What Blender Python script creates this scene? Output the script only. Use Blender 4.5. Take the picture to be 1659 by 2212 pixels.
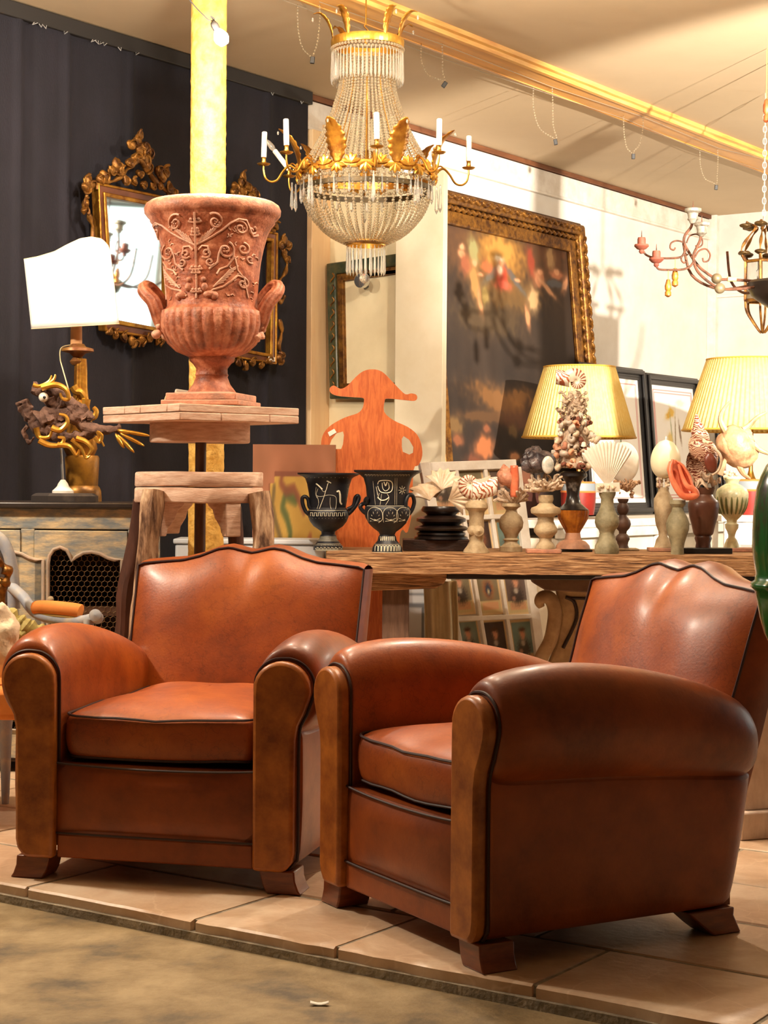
import bpy, bmesh, math, random
from math import sin, cos, pi, radians as R, atan, sqrt, exp
from mathutils import Vector, Matrix, noise
from mathutils.geometry import tessellate_polygon
random.seed(7)
for _o in list(bpy.data.objects): bpy.data.objects.remove(_o)
SC = bpy.context.scene; COL = SC.collection
# ------------------------------------------------------------------ camera
F, CX, CY = 3800.0, 829.5, 1106.0
EYE = Vector((0, 0, 1.09)); PITCH = atan(66 / F); ROLL = R(.45)
_f = Vector((0, cos(PITCH), -sin(PITCH))); _u0 = Vector((0, sin(PITCH), cos(PITCH))); _r0 = Vector((1, 0, 0))
_r = _r0 * cos(ROLL) + _u0 * sin(ROLL); _u = -_r0 * sin(ROLL) + _u0 * cos(ROLL)
cd = bpy.data.cameras.new('camera'); cam = bpy.data.objects.new('camera', cd); COL.objects.link(cam)
cd.sensor_fit = 'VERTICAL'; cd.sensor_height = 36; cd.lens = 36 * F / 2212; cd.clip_end = 60
cm = Matrix((_r, _u, -_f)).transposed().to_4x4(); cm.translation = EYE; cam.matrix_world = cm
SC.camera = cam
# ------------------------------------------------------------------ world, lights, exposure
SC.view_settings.view_transform = 'Standard'; SC.view_settings.look = 'None'
SC.view_settings.exposure = 0.35; SC.view_settings.gamma = 1.0; SC.view_settings.use_curve_mapping = False
w = bpy.data.worlds.new('world'); SC.world = w; w.use_nodes = True
w.node_tree.nodes['Background'].inputs[0].default_value = (1, .80, .58, 1)
w.node_tree.nodes['Background'].inputs[1].default_value = .05
WARM = (1, .87, .70)
def lamp(name, kind, loc, power, col=WARM, rad=.05, aim=None, size=60, blend=.5):
    d = bpy.data.lights.new(name, kind); d.energy = power; d.color = col; d.shadow_soft_size = rad
    o = bpy.data.objects.new(name, d); COL.objects.link(o); o.location = loc
    if aim:
        o.rotation_euler = (Vector(aim) - Vector(loc)).to_track_quat('-Z', 'Y').to_euler()
        d.spot_size = R(size); d.spot_blend = blend
    return o
lamp('spot_lamp', 'SPOT', (2.62, 4.8, 2.25), 2500, (1, .90, .77), .035, (1.35, 11.6, 2.15), 46, .35)
lamp('fill_bulb', 'POINT', (-2.4, 5.35, 2.6), 180, WARM, .06)  # unseen lamp added to brighten the left side and white lampshade
lamp('fill_bulb', 'POINT', (.75, 6.1, 2.8), 95, WARM, .05)  # unseen lamp added above the table area to brighten the back
lamp('fill_bulb', 'POINT', (-.25, 5.0, 2.9), 52, WARM, .08)  # unseen lamp added over the chairs, set behind their fronts
lamp('fill_bulb', 'POINT', (3.4, 9.4, 2.2), 60, WARM, .06)  # unseen lamp added well below the ceiling to light the right wall
# ------------------------------------------------------------------ geometry helpers
def ray(x, y): return (_f + _r * ((x - CX) / F) - _u * ((y - CY) / F))
def at(x, y, Y): d = ray(x, y); return EYE + d * (Y / d.y)
def atz(x, y, z): d = ray(x, y); return EYE + d * ((z - EYE.z) / d.z)
def lerp(a, b, t): return a + (b - a) * t
def interp(xs, ys, x):
    if x <= xs[0]: return ys[0]
    for i in range(len(xs) - 1):
        if x <= xs[i + 1]: return lerp(ys[i], ys[i + 1], (x - xs[i]) / (xs[i + 1] - xs[i]))
    return ys[-1]
def smooth_path(pts, n=6):
    P = [Vector(p) for p in pts]; out = []
    for i in range(len(P) - 1):
        a = P[max(i - 1, 0)]; b = P[i]; c = P[i + 1]; d = P[min(i + 2, len(P) - 1)]
        for k in range(n):
            t = k / n
            out.append(.5 * ((2 * b) + (c - a) * t + (2 * a - 5 * b + 4 * c - d) * t * t + (3 * b - a - 3 * c + d) * t ** 3))
    out.append(P[-1]); return out
_t = (1 + 5 ** .5) / 2
_IV = [Vector(v).normalized() for v in [(-1,_t,0),(1,_t,0),(-1,-_t,0),(1,-_t,0),(0,-1,_t),(0,1,_t),(0,-1,-_t),(0,1,-_t),(_t,0,-1),(_t,0,1),(-_t,0,-1),(-_t,0,1)]]
_IF = [(0,11,5),(0,5,1),(0,1,7),(0,7,10),(0,10,11),(1,5,9),(5,11,4),(11,10,2),(10,7,6),(7,1,8),(3,9,4),(3,4,2),(3,2,6),(3,6,8),(3,8,9),(4,9,5),(2,4,11),(6,2,10),(8,6,7),(9,8,1)]
def _ico(sub):
    V = list(_IV); Fc = list(_IF)
    for _ in range(sub):
        c = {}; N = []
        def mid(a, b):
            k = (min(a, b), max(a, b))
            if k not in c: V.append(((V[a] + V[b]) / 2).normalized()); c[k] = len(V) - 1
            return c[k]
        for a, b, d in Fc:
            x, y, z = mid(a, b), mid(b, d), mid(d, a); N += [(a, x, z), (b, y, x), (d, z, y), (x, y, z)]
        Fc = N
    return V, Fc
ICO = [_ico(0), _ico(1), _ico(2), _ico(3)]
class MB:
    def __init__(s): s.v = []; s.f = []
    def add(s, vs, fs):
        n = len(s.v); s.v += [Vector(v) for v in vs]; s.f += [tuple(i + n for i in f) for f in fs]; return s
    def xf(s, M, start=0):
        for i in range(start, len(s.v)): s.v[i] = M @ s.v[i]
        return s
    def box(s, x0, x1, y0, y1, z0, z1, M=None):
        n = len(s.v)
        s.add([(x0,y0,z0),(x1,y0,z0),(x1,y1,z0),(x0,y1,z0),(x0,y0,z1),(x1,y0,z1),(x1,y1,z1),(x0,y1,z1)],
              [(0,3,2,1),(4,5,6,7),(0,1,5,4),(1,2,6,5),(2,3,7,6),(3,0,4,7)])
        if M: s.xf(M, n)
        return s
    def ball(s, c, r, sub=1, M=None):
        V, Fc = ICO[sub]; c = Vector(c); rr = Vector(r) if hasattr(r, '__len__') else Vector((r, r, r)); n = len(s.v)
        s.add([Vector((v.x*rr.x, v.y*rr.y, v.z*rr.z)) for v in V], Fc)
        for i in range(n, len(s.v)): s.v[i] = (M @ s.v[i] if M else s.v[i]) + c
        return s
    def lathe(s, prof, n=28, c=(0, 0, 0), mod=None, M=None, sq=None):
        st = len(s.v); c = Vector(c); m = len(prof)
        vs = []
        for j, (r, z) in enumerate(prof):
            for i in range(n):
                a = 2 * pi * i / n; k = mod(a, z, j) if mod else 1
                vs.append((r * k * cos(a), r * k * sin(a), z))
        fs = []
        up = prof[-1][1] >= prof[0][1]
        for j in range(m - 1):
            for i in range(n):
                q = (j*n+i, j*n+(i+1) % n, (j+1)*n+(i+1) % n, (j+1)*n+i); fs.append(q if up else q[::-1])
        b = tuple(range(n)); t = tuple((m-1)*n+i for i in range(n))
        if prof[0] != prof[-1]: fs.append(b[::-1] if up else b); fs.append(t if up else t[::-1])
        s.add(vs, fs)
        if M: s.xf(M, st)
        for i in range(st, len(s.v)): s.v[i] = s.v[i] + c
        return s
    def tube(s, pts, r, n=8, closed=False, mod=None):
        P = [Vector(p) for p in pts]; m = len(P)
        if m < 2: return s
        st = len(s.v); up = None; vs = []
        for i in range(m):
            if closed: t = P[(i+1) % m] - P[i-1]
            else: t = P[min(i+1, m-1)] - P[max(i-1, 0)]
            t = t.normalized() if t.length > 1e-9 else Vector((0, 0, 1))
            if up is None: up = t.orthogonal().normalized()
            up = (up - t * up.dot(t)); up = up.normalized() if up.length > 1e-6 else t.orthogonal().normalized()
            bn = t.cross(up); rr = r[i] if hasattr(r, '__len__') else r
            for k in range(n):
                a = 2 * pi * k / n; q = rr * (mod(a, i) if mod else 1)
                vs.append(P[i] + up * (cos(a) * q) + bn * (sin(a) * q))
        fs = []
        for i in range(m if closed else m - 1):
            j = (i + 1) % m
            for k in range(n): fs.append((i*n+k, i*n+(k+1) % n, j*n+(k+1) % n, j*n+k))
        if not closed: fs += [tuple(range(n))[::-1], tuple((m-1)*n+k for k in range(n))]
        return s.add(vs, fs)
    def prism(s, out, y0, y1, ax='y'):
        """out: list of (x,z); extruded along local y (or x: out=(y,z), or z: out=(x,y))"""
        n = len(out); A = sum(out[i][0]*out[(i+1) % n][1] - out[(i+1) % n][0]*out[i][1] for i in range(n))
        if A < 0: out = out[::-1]
        if ax == 'y': f = lambda p, d: (p[0], d, p[1])
        elif ax == 'x': f = lambda p, d: (d, p[0], p[1])
        else: f = lambda p, d: (p[0], p[1], d)
        vs = [f(p, y0) for p in out] + [f(p, y1) for p in out]
        fs = [tuple(range(n)), tuple(range(n, 2*n))[::-1]] + [(i, i+n, (i+1) % n + n, (i+1) % n) for i in range(n)]
        if ax != 'y': fs = [q[::-1] for q in fs]
        return s.add(vs, fs)
    def holed(s, outer, holes, y0, y1):
        loops = [outer] + holes; tri = tessellate_polygon([[Vector((p[0], p[1], 0)) for p in l] for l in loops])
        flat = [p for l in loops for p in l]; n = len(flat)
        vs = [(p[0], y0, p[1]) for p in flat] + [(p[0], y1, p[1]) for p in flat]; fs = []
        for a, b, c in tri:
            fs += [(a, b, c), (a+n, c+n, b+n)]
        k = 0
        for l in loops:
            m = len(l)
            for i in range(m): fs.append((k+i, k+(i+1) % m, k+(i+1) % m+n, k+i+n))
            k += m
        return s.add(vs, fs)
    def grid(s, fn, nu, nv, cu=False, cv=False):
        vs = [fn(i / (nu if cu else nu-1), j / (nv if cv else nv-1)) for j in range(nv) for i in range(nu)]; fs = []
        for j in range(nv if cv else nv-1):
            for i in range(nu if cu else nu-1):
                fs.append((j*nu+i, j*nu+(i+1) % nu, ((j+1) % nv)*nu+(i+1) % nu, ((j+1) % nv)*nu+i))
        return s.add(vs, fs)
    def jitter(s, amt, sc, st=0, seed=0):
        o = Vector((seed*3.1, seed*1.7, seed))
        for i in range(st, len(s.v)): s.v[i] = s.v[i] + noise.noise_vector(s.v[i]*sc + o) * amt
        return s
    def mesh(s, name, smooth=40, fix=True):
        me = bpy.data.meshes.new(name); me.from_pydata([tuple(v) for v in s.v], [], s.f)
        if fix:
            b = bmesh.new(); b.from_mesh(me); bmesh.ops.recalc_face_normals(b, faces=b.faces); b.to_mesh(me); b.free()
        if smooth: me.shade_smooth(); me.set_sharp_from_angle(angle=R(smooth))
        return me
def put(name, mb, m, parent=None, smooth=40, bevel=0, solid=0, sub=0, fix=True):
    me = mb.mesh(name, smooth, fix) if isinstance(mb, MB) else mb
    o = bpy.data.objects.new(name, me); COL.objects.link(o)
    if not me.materials: me.materials.append(m)
    if parent is not None: o.parent = parent.o if isinstance(parent, T) else parent
    if solid: q = o.modifiers.new('s', 'SOLIDIFY'); q.thickness = solid; q.offset = 0
    if bevel:
        q = o.modifiers.new('b', 'BEVEL'); q.width = bevel; q.segments = 2; q.limit_method = 'ANGLE'; q.angle_limit = R(35)
    if sub: q = o.modifiers.new('u', 'SUBSURF'); q.levels = sub; q.render_levels = sub
    return o
def tag(o, label=None, cat=None, group=None, kind=None):
    if label: o['label'] = label
    if cat: o['category'] = cat
    if group: o['group'] = group
    if kind: o['kind'] = kind
    return o
class T:
    """a thing: an Empty at its base; L(px,py,dy) maps a picture point on its own plane local y=dy to local coordinates"""
    def __init__(s, name, label, cat, loc=None, px=None, rz=0, tilt=0, group=None, kind=None):
        s.name = name; s.p = (label, cat, group, kind)
        s.loc = Vector(loc) if loc is not None else at(*px); s.rz = rz; s.tilt = tilt
        s.m = Matrix.Translation(s.loc) @ Matrix.Rotation(rz, 4, 'Z') @ Matrix.Rotation(-tilt, 4, 'X'); s.inv = s.m.inverted()
        s._o = None; s.k = s.loc.y / F
    def _pose(s, o): o.location = s.loc; o.rotation_euler = (Matrix.Rotation(s.rz, 3, 'Z') @ Matrix.Rotation(-s.tilt, 3, 'X')).to_euler()
    @property
    def o(s):
        if s._o is None:
            s._o = bpy.data.objects.new(s.name, None); COL.objects.link(s._o); s._o.empty_display_size = .1; s._pose(s._o); tag(s._o, *s.p)
        return s._o
    def L(s, x, y, dy=0):
        e = s.inv @ EYE; d = s.inv.to_3x3() @ ray(x, y); return e + d * ((dy - e.y) / d.y)
    def L2(s, x, y, dy=0): v = s.L(x, y, dy); return (v.x, v.z)
    def part(s, name, mb, m, **k): return put(name, mb, m, s, **k)
    def solo(s, mb, m, **k):
        s._o = put(s.name, mb, m, None, **k); s._pose(s._o); tag(s._o, *s.p); return s._o
    def outl(s, pts, dy=0): return [s.L2(x, y, dy) for x, y in pts]
    def path(s, pts, n=6, r=None):
        P = [s.L(p[0], p[1], p[2] if len(p) > 2 else 0) for p in pts]; return smooth_path(P, n) if n > 1 else P
    def prof(s, lst, ox=0, oy=0, sc=1.0, cx=None):
        """(y, halfwidth) picture pairs -> (radius, z); lowest z is 0"""
        out = []
        for y, h in lst:
            z = s.L(CX if cx is None else ox + cx / sc, oy + y / sc).z; out.append((max(h / sc * s.k, .0004), z))
        m = min(z for r, z in out); return [(r, z - m) for r, z in out][::-1]
# ------------------------------------------------------------------ materials (procedural)
def lin(c):
    if max(c) <= 1 and isinstance(c[0], float): return (*c, 1)
    return tuple(((x/255)/12.92 if x <= 10 else (((x/255)+.055)/1.055)**2.4) for x in c) + (1,)
MATS = {}
def mat(name, c, c2=None, scale=6, rough=.5, metal=0, bump=0, bscale=60, coat=0, stretch=(1, 1, 1), trans=0, emis=0, ramp=(.35, .65),
        spec=.5, c3=None, ior=1.45, rvar=0, alpha=1, sheen=0, lines=None, warp=0, objvar=0, edge=None):
    if name in MATS: return MATS[name]
    m = bpy.data.materials.new(name); MATS[name] = m; m.use_nodes = True; nt = m.node_tree; N = nt.nodes; Lk = nt.links
    p = N['Principled BSDF']; p.inputs['Roughness'].default_value = rough; p.inputs['Metallic'].default_value = metal
    p.inputs['Base Color'].default_value = lin(c); p.inputs['Coat Weight'].default_value = coat; p.inputs['Coat Roughness'].default_value = .22
    p.inputs['Transmission Weight'].default_value = trans; p.inputs['IOR'].default_value = ior; p.inputs['Specular IOR Level'].default_value = spec
    p.inputs['Alpha'].default_value = alpha
    if emis: p.inputs['Emission Color'].default_value = lin(c); p.inputs['Emission Strength'].default_value = emis
    tc = N.new('ShaderNodeTexCoord'); mp = N.new('ShaderNodeMapping'); Lk.new(tc.outputs['Object'], mp.inputs[0]); mp.inputs['Scale'].default_value = stretch
    if c2:
        t = N.new('ShaderNodeTexNoise'); t.inputs['Scale'].default_value = scale; t.inputs['Detail'].default_value = 9; t.inputs['Roughness'].default_value = .64
        t.inputs['Distortion'].default_value = warp
        Lk.new(mp.outputs[0], t.inputs[0]); r = N.new('ShaderNodeValToRGB'); Lk.new(t.outputs[0], r.inputs[0])
        r.color_ramp.elements[0].position = ramp[0]; r.color_ramp.elements[1].position = ramp[1]
        r.color_ramp.elements[0].color = lin(c); r.color_ramp.elements[1].color = lin(c2)
        if c3: e = r.color_ramp.elements.new((ramp[0]+ramp[1])/2); e.color = lin(c3)
        src = r.outputs[0]
        if lines:    # (scale, width, colour, amount): dark cracks / veins
            wn = N.new('ShaderNodeTexNoise'); wn.inputs['Scale'].default_value = lines[0]*.6; wn.inputs['Detail'].default_value = 4; Lk.new(mp.outputs[0], wn.inputs[0])
            vm = N.new('ShaderNodeVectorMath'); vm.operation = 'MULTIPLY_ADD'; vm.inputs[1].default_value = (.5, .5, .5); Lk.new(wn.outputs['Color'], vm.inputs[0]); Lk.new(mp.outputs[0], vm.inputs[2])
            vo = N.new('ShaderNodeTexVoronoi'); vo.feature = 'DISTANCE_TO_EDGE'; vo.inputs['Scale'].default_value = lines[0]; Lk.new(vm.outputs[0], vo.inputs[0])
            r2 = N.new('ShaderNodeValToRGB'); r2.color_ramp.elements[0].position = 0; r2.color_ramp.elements[1].position = lines[1]
            r2.color_ramp.elements[0].color = (lines[3],)*3+(1,); r2.color_ramp.elements[1].color = (0, 0, 0, 1); Lk.new(vo.outputs[0], r2.inputs[0])
            gate = N.new('ShaderNodeMath'); gate.operation = 'MULTIPLY'; Lk.new(r2.outputs[0], gate.inputs[0]); Lk.new(t.outputs[0], gate.inputs[1])
            mx = N.new('ShaderNodeMix'); mx.data_type = 'RGBA'; Lk.new(gate.outputs[0], mx.inputs[0]); Lk.new(src, mx.inputs[6]); mx.inputs[7].default_value = lin(lines[2]); src = mx.outputs[2]
        if objvar:
            oi = N.new('ShaderNodeObjectInfo'); mr = N.new('ShaderNodeMapRange'); mr.inputs[3].default_value = 1-objvar; mr.inputs[4].default_value = 1+objvar*.6; Lk.new(oi.outputs['Random'], mr.inputs[0])
            hs = N.new('ShaderNodeHueSaturation'); Lk.new(mr.outputs[0], hs.inputs['Value']); Lk.new(src, hs.inputs['Color']); src = hs.outputs[0]
        if edge:
            ge = N.new('ShaderNodeNewGeometry'); er = N.new('ShaderNodeValToRGB'); er.color_ramp.elements[0].position = edge[1]; er.color_ramp.elements[1].position = edge[2]
            er.color_ramp.elements[0].color = (0, 0, 0, 1); er.color_ramp.elements[1].color = (edge[3],)*3+(1,); Lk.new(ge.outputs['Pointiness'], er.inputs[0])
            em = N.new('ShaderNodeMix'); em.data_type = 'RGBA'; Lk.new(er.outputs[0], em.inputs[0]); Lk.new(src, em.inputs[6]); em.inputs[7].default_value = lin(edge[0]); src = em.outputs[2]
        Lk.new(src, p.inputs['Base Color'])
        if rvar:
            mr = N.new('ShaderNodeMapRange'); mr.inputs[3].default_value = rough-rvar; mr.inputs[4].default_value = rough+rvar; Lk.new(t.outputs[0], mr.inputs[0]); Lk.new(mr.outputs[0], p.inputs['Roughness'])
    if bump:
        b = N.new('ShaderNodeTexNoise'); b.inputs['Scale'].default_value = bscale; b.inputs['Detail'].default_value = 5; Lk.new(mp.outputs[0], b.inputs[0])
        bp = N.new('ShaderNodeBump'); bp.inputs['Strength'].default_value = bump; bp.inputs['Distance'].default_value = .01; Lk.new(b.outputs[0], bp.inputs['Height']); Lk.new(bp.outputs[0], p.inputs['Normal'])
    return m
def stripes(name, c, c2, scale, rough=.35, kind='BANDS', dist=2.0, direction='Z', ramp=(.45, .55), coat=.2):
    if name in MATS: return MATS[name]
    m = mat(name, c, rough=rough, coat=coat); nt = m.node_tree; N = nt.nodes; p = N['Principled BSDF']
    wv = N.new('ShaderNodeTexWave'); wv.wave_type = kind; wv.inputs['Scale'].default_value = scale; wv.inputs['Distortion'].default_value = dist; wv.inputs['Detail'].default_value = 2
    if kind == 'BANDS': wv.bands_direction = direction
    tc = N.new('ShaderNodeTexCoord'); nt.links.new(tc.outputs['Object'], wv.inputs[0])
    r = N.new('ShaderNodeValToRGB'); nt.links.new(wv.outputs[0], r.inputs[0]); r.color_ramp.elements[0].position = ramp[0]; r.color_ramp.elements[1].position = ramp[1]
    r.color_ramp.elements[0].color = lin(c); r.color_ramp.elements[1].color = lin(c2); nt.links.new(r.outputs[0], p.inputs['Base Color']); return m
def vcol(name='printed_picture', rough=.45, coat=0, bump=0):
    if name in MATS: return MATS[name]
    m = mat(name, (128, 128, 128), rough=rough, coat=coat, bump=bump, bscale=120); N = m.node_tree.nodes
    a = N.new('ShaderNodeAttribute'); a.attribute_name = 'Col'; m.node_tree.links.new(a.outputs['Color'], N['Principled BSDF'].inputs['Base Color']); return m
def picture(name, parent, c00, c10, c11, c01, nu, nv, fn, m):
    """flat printed/painted sheet: corners bottom-left, bottom-right, top-right, top-left; fn(u,v)->sRGB"""
    c = [Vector(x) for x in (c00, c10, c11, c01)]
    mb = MB().grid(lambda u, v: c[0].lerp(c[1], u).lerp(c[3].lerp(c[2], u), v), nu, nv); me = mb.mesh(name, 0, False)
    ca = me.color_attributes.new('Col', 'FLOAT_COLOR', 'POINT')
    for j in range(nv):
        for i in range(nu): ca.data[j*nu+i].color = lin([max(0, min(255, q)) for q in fn(i/(nu-1), j/(nv-1))])
    return put(name, me, m, parent)
def blobs(base, bl):
    def f(u, v):
        c = list(base(u, v)) if callable(base) else list(base); wn = noise.noise_vector((u*45, v*60, 3))
        for (cu, cv, ru, rv, ang, col, st) in bl:
            du, dv = u-cu, v-cv
            mm = 2.3*max(ru, rv)
            if abs(du) > mm or abs(dv) > mm: continue
            a = R(ang); x = (du*cos(a)+dv*sin(a))/ru; y = (-du*sin(a)+dv*cos(a))/rv; x += .32*wn[0]; y += .32*wn[1]; d = x*x+y*y
            if d < 4:
                k = st*min(1, 1.9*exp(-d*1.6))
                c = [lerp(c[i], col[i], k) for i in range(3)]
        return c
    return f
# ------------------------------------------------------------------ palette
leather = mat('cognac_leather', (178, 94, 31), (98, 40, 11), 3.6, .42, coat=.18, bump=.06, bscale=140, ramp=(.3, .72), c3=(150, 70, 21), rvar=.10, lines=(13, .035, (70, 26, 9), .6))
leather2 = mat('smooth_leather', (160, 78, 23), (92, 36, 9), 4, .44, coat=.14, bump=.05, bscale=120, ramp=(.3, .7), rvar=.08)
panel_l = mat('tan_front_leather', (178, 106, 40), (122, 60, 18), 14, .40, coat=.12, bump=.04, bscale=90, ramp=(.35, .68))
pipe_m = mat('dark_piping', (50, 20, 14), rough=.55)
beech = mat('stained_beech', (128, 62, 22), (98, 42, 13), 14, .32, coat=.4, stretch=(1, 1, 5))
gilt = mat('gilt', (196, 142, 52), (122, 72, 26), 16, .36, .75, bump=.12, bscale=70, ramp=(.32, .66))
gilt_br = mat('bright_gilt', (232, 182, 82), (188, 128, 44), 14, .3, .8, bump=.06, bscale=60)
gilt_dk = mat('antique_gilt', (168, 116, 46), (84, 50, 24), 22, .42, .6, bump=.25, bscale=60, ramp=(.3, .62))
brass = mat('brass', (206, 158, 72), (160, 112, 40), 20, .28, .9)
crystal = mat('crystal', (240, 230, 206), rough=.03, trans=.86, ior=1.5, spec=.8)
prismm = mat('prism_crystal', (252, 250, 242), rough=.03, trans=.85, ior=1.5, spec=.8)
terracotta = mat('urn_terracotta', (206, 138, 104), (88, 40, 25), 20, .5, bump=.3, bscale=110, ramp=(.3, .7), c3=(160, 88, 58), edge=((226, 184, 158), .515, .62, .6))
rawwood = mat('raw_pink_wood', (230, 200, 178), (196, 154, 128), 16, .75, bump=.15, bscale=50, stretch=(1, 1, 6))
bark = mat('split_log_wood', (212, 182, 150), (84, 56, 40), 20, .85, bump=1.0, bscale=24, stretch=(1.5, 1.5, .35), ramp=(.36, .62), c3=(166, 130, 100))
oldwood = mat('weathered_plank', (198, 160, 118), (90, 60, 38), 11, .75, bump=.8, bscale=14, stretch=(.7, 3, 9), ramp=(.34, .66), c3=(156, 114, 76), warp=.8)
darkwood = mat('dark_wood', (62, 36, 24), (30, 16, 11), 9, .5, bump=.2, bscale=40, stretch=(1, 1, 3))
blackwood = mat('ebonised_wood', (30, 26, 24), (14, 12, 12), 9, .38, coat=.2)
black_clay = mat('black_vase_clay', (34, 34, 40), (20, 20, 25), 16, .42, bump=.05)
cream_line = mat('cream_line_paint', (226, 218, 190), rough=.6)
ivory = mat('ivory_shell', (226, 208, 182), (184, 154, 122), 14, .35, coat=.2, bump=.08)
white_shell = mat('white_shell', (236, 230, 216), (220, 208, 188), 10, .4, coat=.15)
coralm = mat('white_coral', (226, 206, 182), (176, 146, 118), 28, .7, bump=.4, bscale=90)
stone = mat('carved_stone', (196, 176, 142), (142, 118, 84), 14, .7, bump=.35, bscale=60, ramp=(.34, .68))
stone_g = mat('grey_green_stone', (156, 148, 118), (104, 96, 70), 13, .65, bump=.3, bscale=60)
brownjar = mat('brown_glazed_wood', (98, 60, 44), (64, 34, 24), 8, .4, coat=.2, stretch=(1, 1, .5))
rustiron = mat('rusty_iron', (118, 74, 52), (70, 46, 34), 40, .6, .4, bump=.2)
white_paint = mat('white_paint', (236, 230, 220), (214, 204, 190), 9, .6, bump=.1)
greypaint = mat('worn_blue_grey_paint', (132, 140, 142), (212, 190, 150), 18, .65, stretch=(.5, 1, 1.4), ramp=(.40, .62), bump=.3, bscale=40, c3=(172, 162, 142))
chairpaint = mat('pale_blue_grey_chair_paint', (158, 164, 176), (196, 186, 168), 18, .55, ramp=(.45, .7))
# ------------------------------------------------------------------ the room
TH = R(35.1); AX = Vector((sin(TH), cos(TH), 0)); NX = Vector((cos(TH), -sin(TH), 0))   # along the back wall; out of the wall
RZW = pi/2 - TH                                                                          # local x = along wall, y = into wall
C0 = at(1535, 467, 13.0); ZC = C0.z; C0 = Vector((C0.x, C0.y, 0))
wallT = T('wall_back', 'white and cream plaster wall behind the paintings and curtain', None, loc=C0, rz=RZW, kind='structure')
plaster = mat('white_plaster', (238, 233, 224), (226, 218, 206), 3, .8, bump=.05, bscale=30)
cream = mat('cream_paint', (236, 222, 186), (226, 210, 172), 4, .75, bump=.05)
wallT.solo(MB().box(-10, .1, 0, .12, -.1, ZC + .02), plaster)
tag(wallT._o, kind='structure')
W = wallT.L            # picture point -> wall coordinates (x along wall, z up)
def walled(name, label, cat, px, py, off=.0, tilt=0, **k):
    """a thing whose plane is parallel to the back wall, off metres in front of it at the picture point"""
    p = wallT.m @ wallT.L(px, py, -off); return T(name, label, cat, loc=p, rz=RZW, tilt=tilt, **k)
rw = T('wall_right', 'pale grey-white wall meeting the back wall at the right corner', None, loc=C0, rz=-TH, kind='structure')
wr_m = mat('grey_plaster', (226, 220, 212), (208, 200, 192), 3, .8, bump=.05, bscale=30)
WX0, WX1, WZ0, WZ1 = 4.6, 8.2, .6, 2.9
rwm = MB().box(0, WX0, 0, .12, -.1, ZC+.02).box(WX1, 11, 0, .12, -.1, ZC+.02).box(WX0, WX1, 0, .12, -.1, WZ0).box(WX0, WX1, 0, .12, WZ1, ZC+.02)
rw.solo(rwm, wr_m, smooth=0)
ro = rw._o
put('panel_ledge', MB().box(.05, 5.2, -.03, .0, rw.L(1560, 640).z-.012, rw.L(1560, 640).z+.012), wr_m, ro, bevel=.005)
put('corner_batten', MB().box(.0, .07, -.05, 0, 0, ZC), white_paint, ro, bevel=.004)
# daylight window in the right wall, seen only in the old mirror
wn = T('window_1', 'daylight window in the right wall', None, loc=rw.m @ Vector(((WX0+WX1)/2, .02, WZ0)), rz=-TH, kind='structure')
sky = mat('daylight_pane', (220, 234, 232), emis=1.9)
hw, hh = (WX1-WX0)/2, WZ1-WZ0
for i in range(3):
    a = -hw + i*2*hw/3
    wn.part('pane', MB().box(a+.03, a+2*hw/3-.03, .05, .06, .04, hh-.04), sky)
for i in range(4): wn.part('mullion', MB().box(-hw+i*2*hw/3-.03, -hw+i*2*hw/3+.03, -.01, .08, 0, hh), white_paint, bevel=.005)
wn.part('sill', MB().box(-hw-.05, hw+.05, -.2, .1, -.04, .0), white_paint, bevel=.005)
for k in ('hanging',):
    leafm = mat('plant_leaf', (46, 70, 42), (84, 106, 66), 9, .5)
for i in range(3):
    pt = T('potted_plant', ['leafy potted plant near the middle of the window sill', 'leafy potted plant at the far end of the window sill', 'leafy potted plant at the near end of the window sill'][i], 'plant', loc=rw.m @ Vector(((WX0+WX1)/2+[0, -.9, .95][i], -.09, WZ0)), group='plants on the window sill')
    pt.part('pot', MB().lathe([(.06, 0), (.085, .13), (.09, .15), (.075, .15), (.07, .12)], 16), terracotta)
    lm = MB()
    for q in range(26):
        a = random.uniform(0, 2*pi); r = random.uniform(.03, .16); h = random.uniform(.18, .5)
        lm.ball((r*cos(a), r*sin(a)*.5, h), (.05, .012, .035), 1, Matrix.Rotation(random.uniform(0, 3), 3, 'Z') @ Matrix.Rotation(random.uniform(-1, 1), 3, 'X'))
        lm.tube([(0, 0, .12), (r*.5*cos(a), r*.3*sin(a), h*.6), (r*cos(a), r*sin(a)*.5, h)], .003, 4)
    pt.part('foliage', lm, leafm)
# ceiling
ceil_m = mat('cream_ceiling', (198, 176, 144), (190, 168, 136), 1.2, .75, bump=.03, bscale=12)
cl = put('ceiling', MB().add([(-7, -3, ZC), (12, -3, ZC), (12, 18, ZC), (-7, 18, ZC), (-7, -3, ZC+.08), (12, -3, ZC+.08), (12, 18, ZC+.08), (-7, 18, ZC+.08)],
    [(0, 1, 2, 3), (7, 6, 5, 4), (0, 4, 5, 1), (1, 5, 6, 2), (2, 6, 7, 3), (3, 7, 4, 0)]), ceil_m); tag(cl, 'cream plaster ceiling over the whole shop', kind='structure')
beam_m = mat('honey_pine', (224, 164, 82), (198, 146, 84), 3, .5, stretch=(.6, 4, 4), coat=.1)
ZB = ZC - .03
b1 = wallT.inv @ atz(1300, 206, ZB); b2 = wallT.inv @ atz(1300, 243, ZB)
bm = T('trim_1', 'honey coloured wooden beam with moulded edge running under the ceiling', None, loc=wallT.m @ Vector((0, b1.y, ZB)), rz=RZW, kind='structure')
bw = b2.y - b1.y
bm.part('beam_board', MB().box(-12, 0, 0, bw, 0, .03), beam_m)
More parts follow.
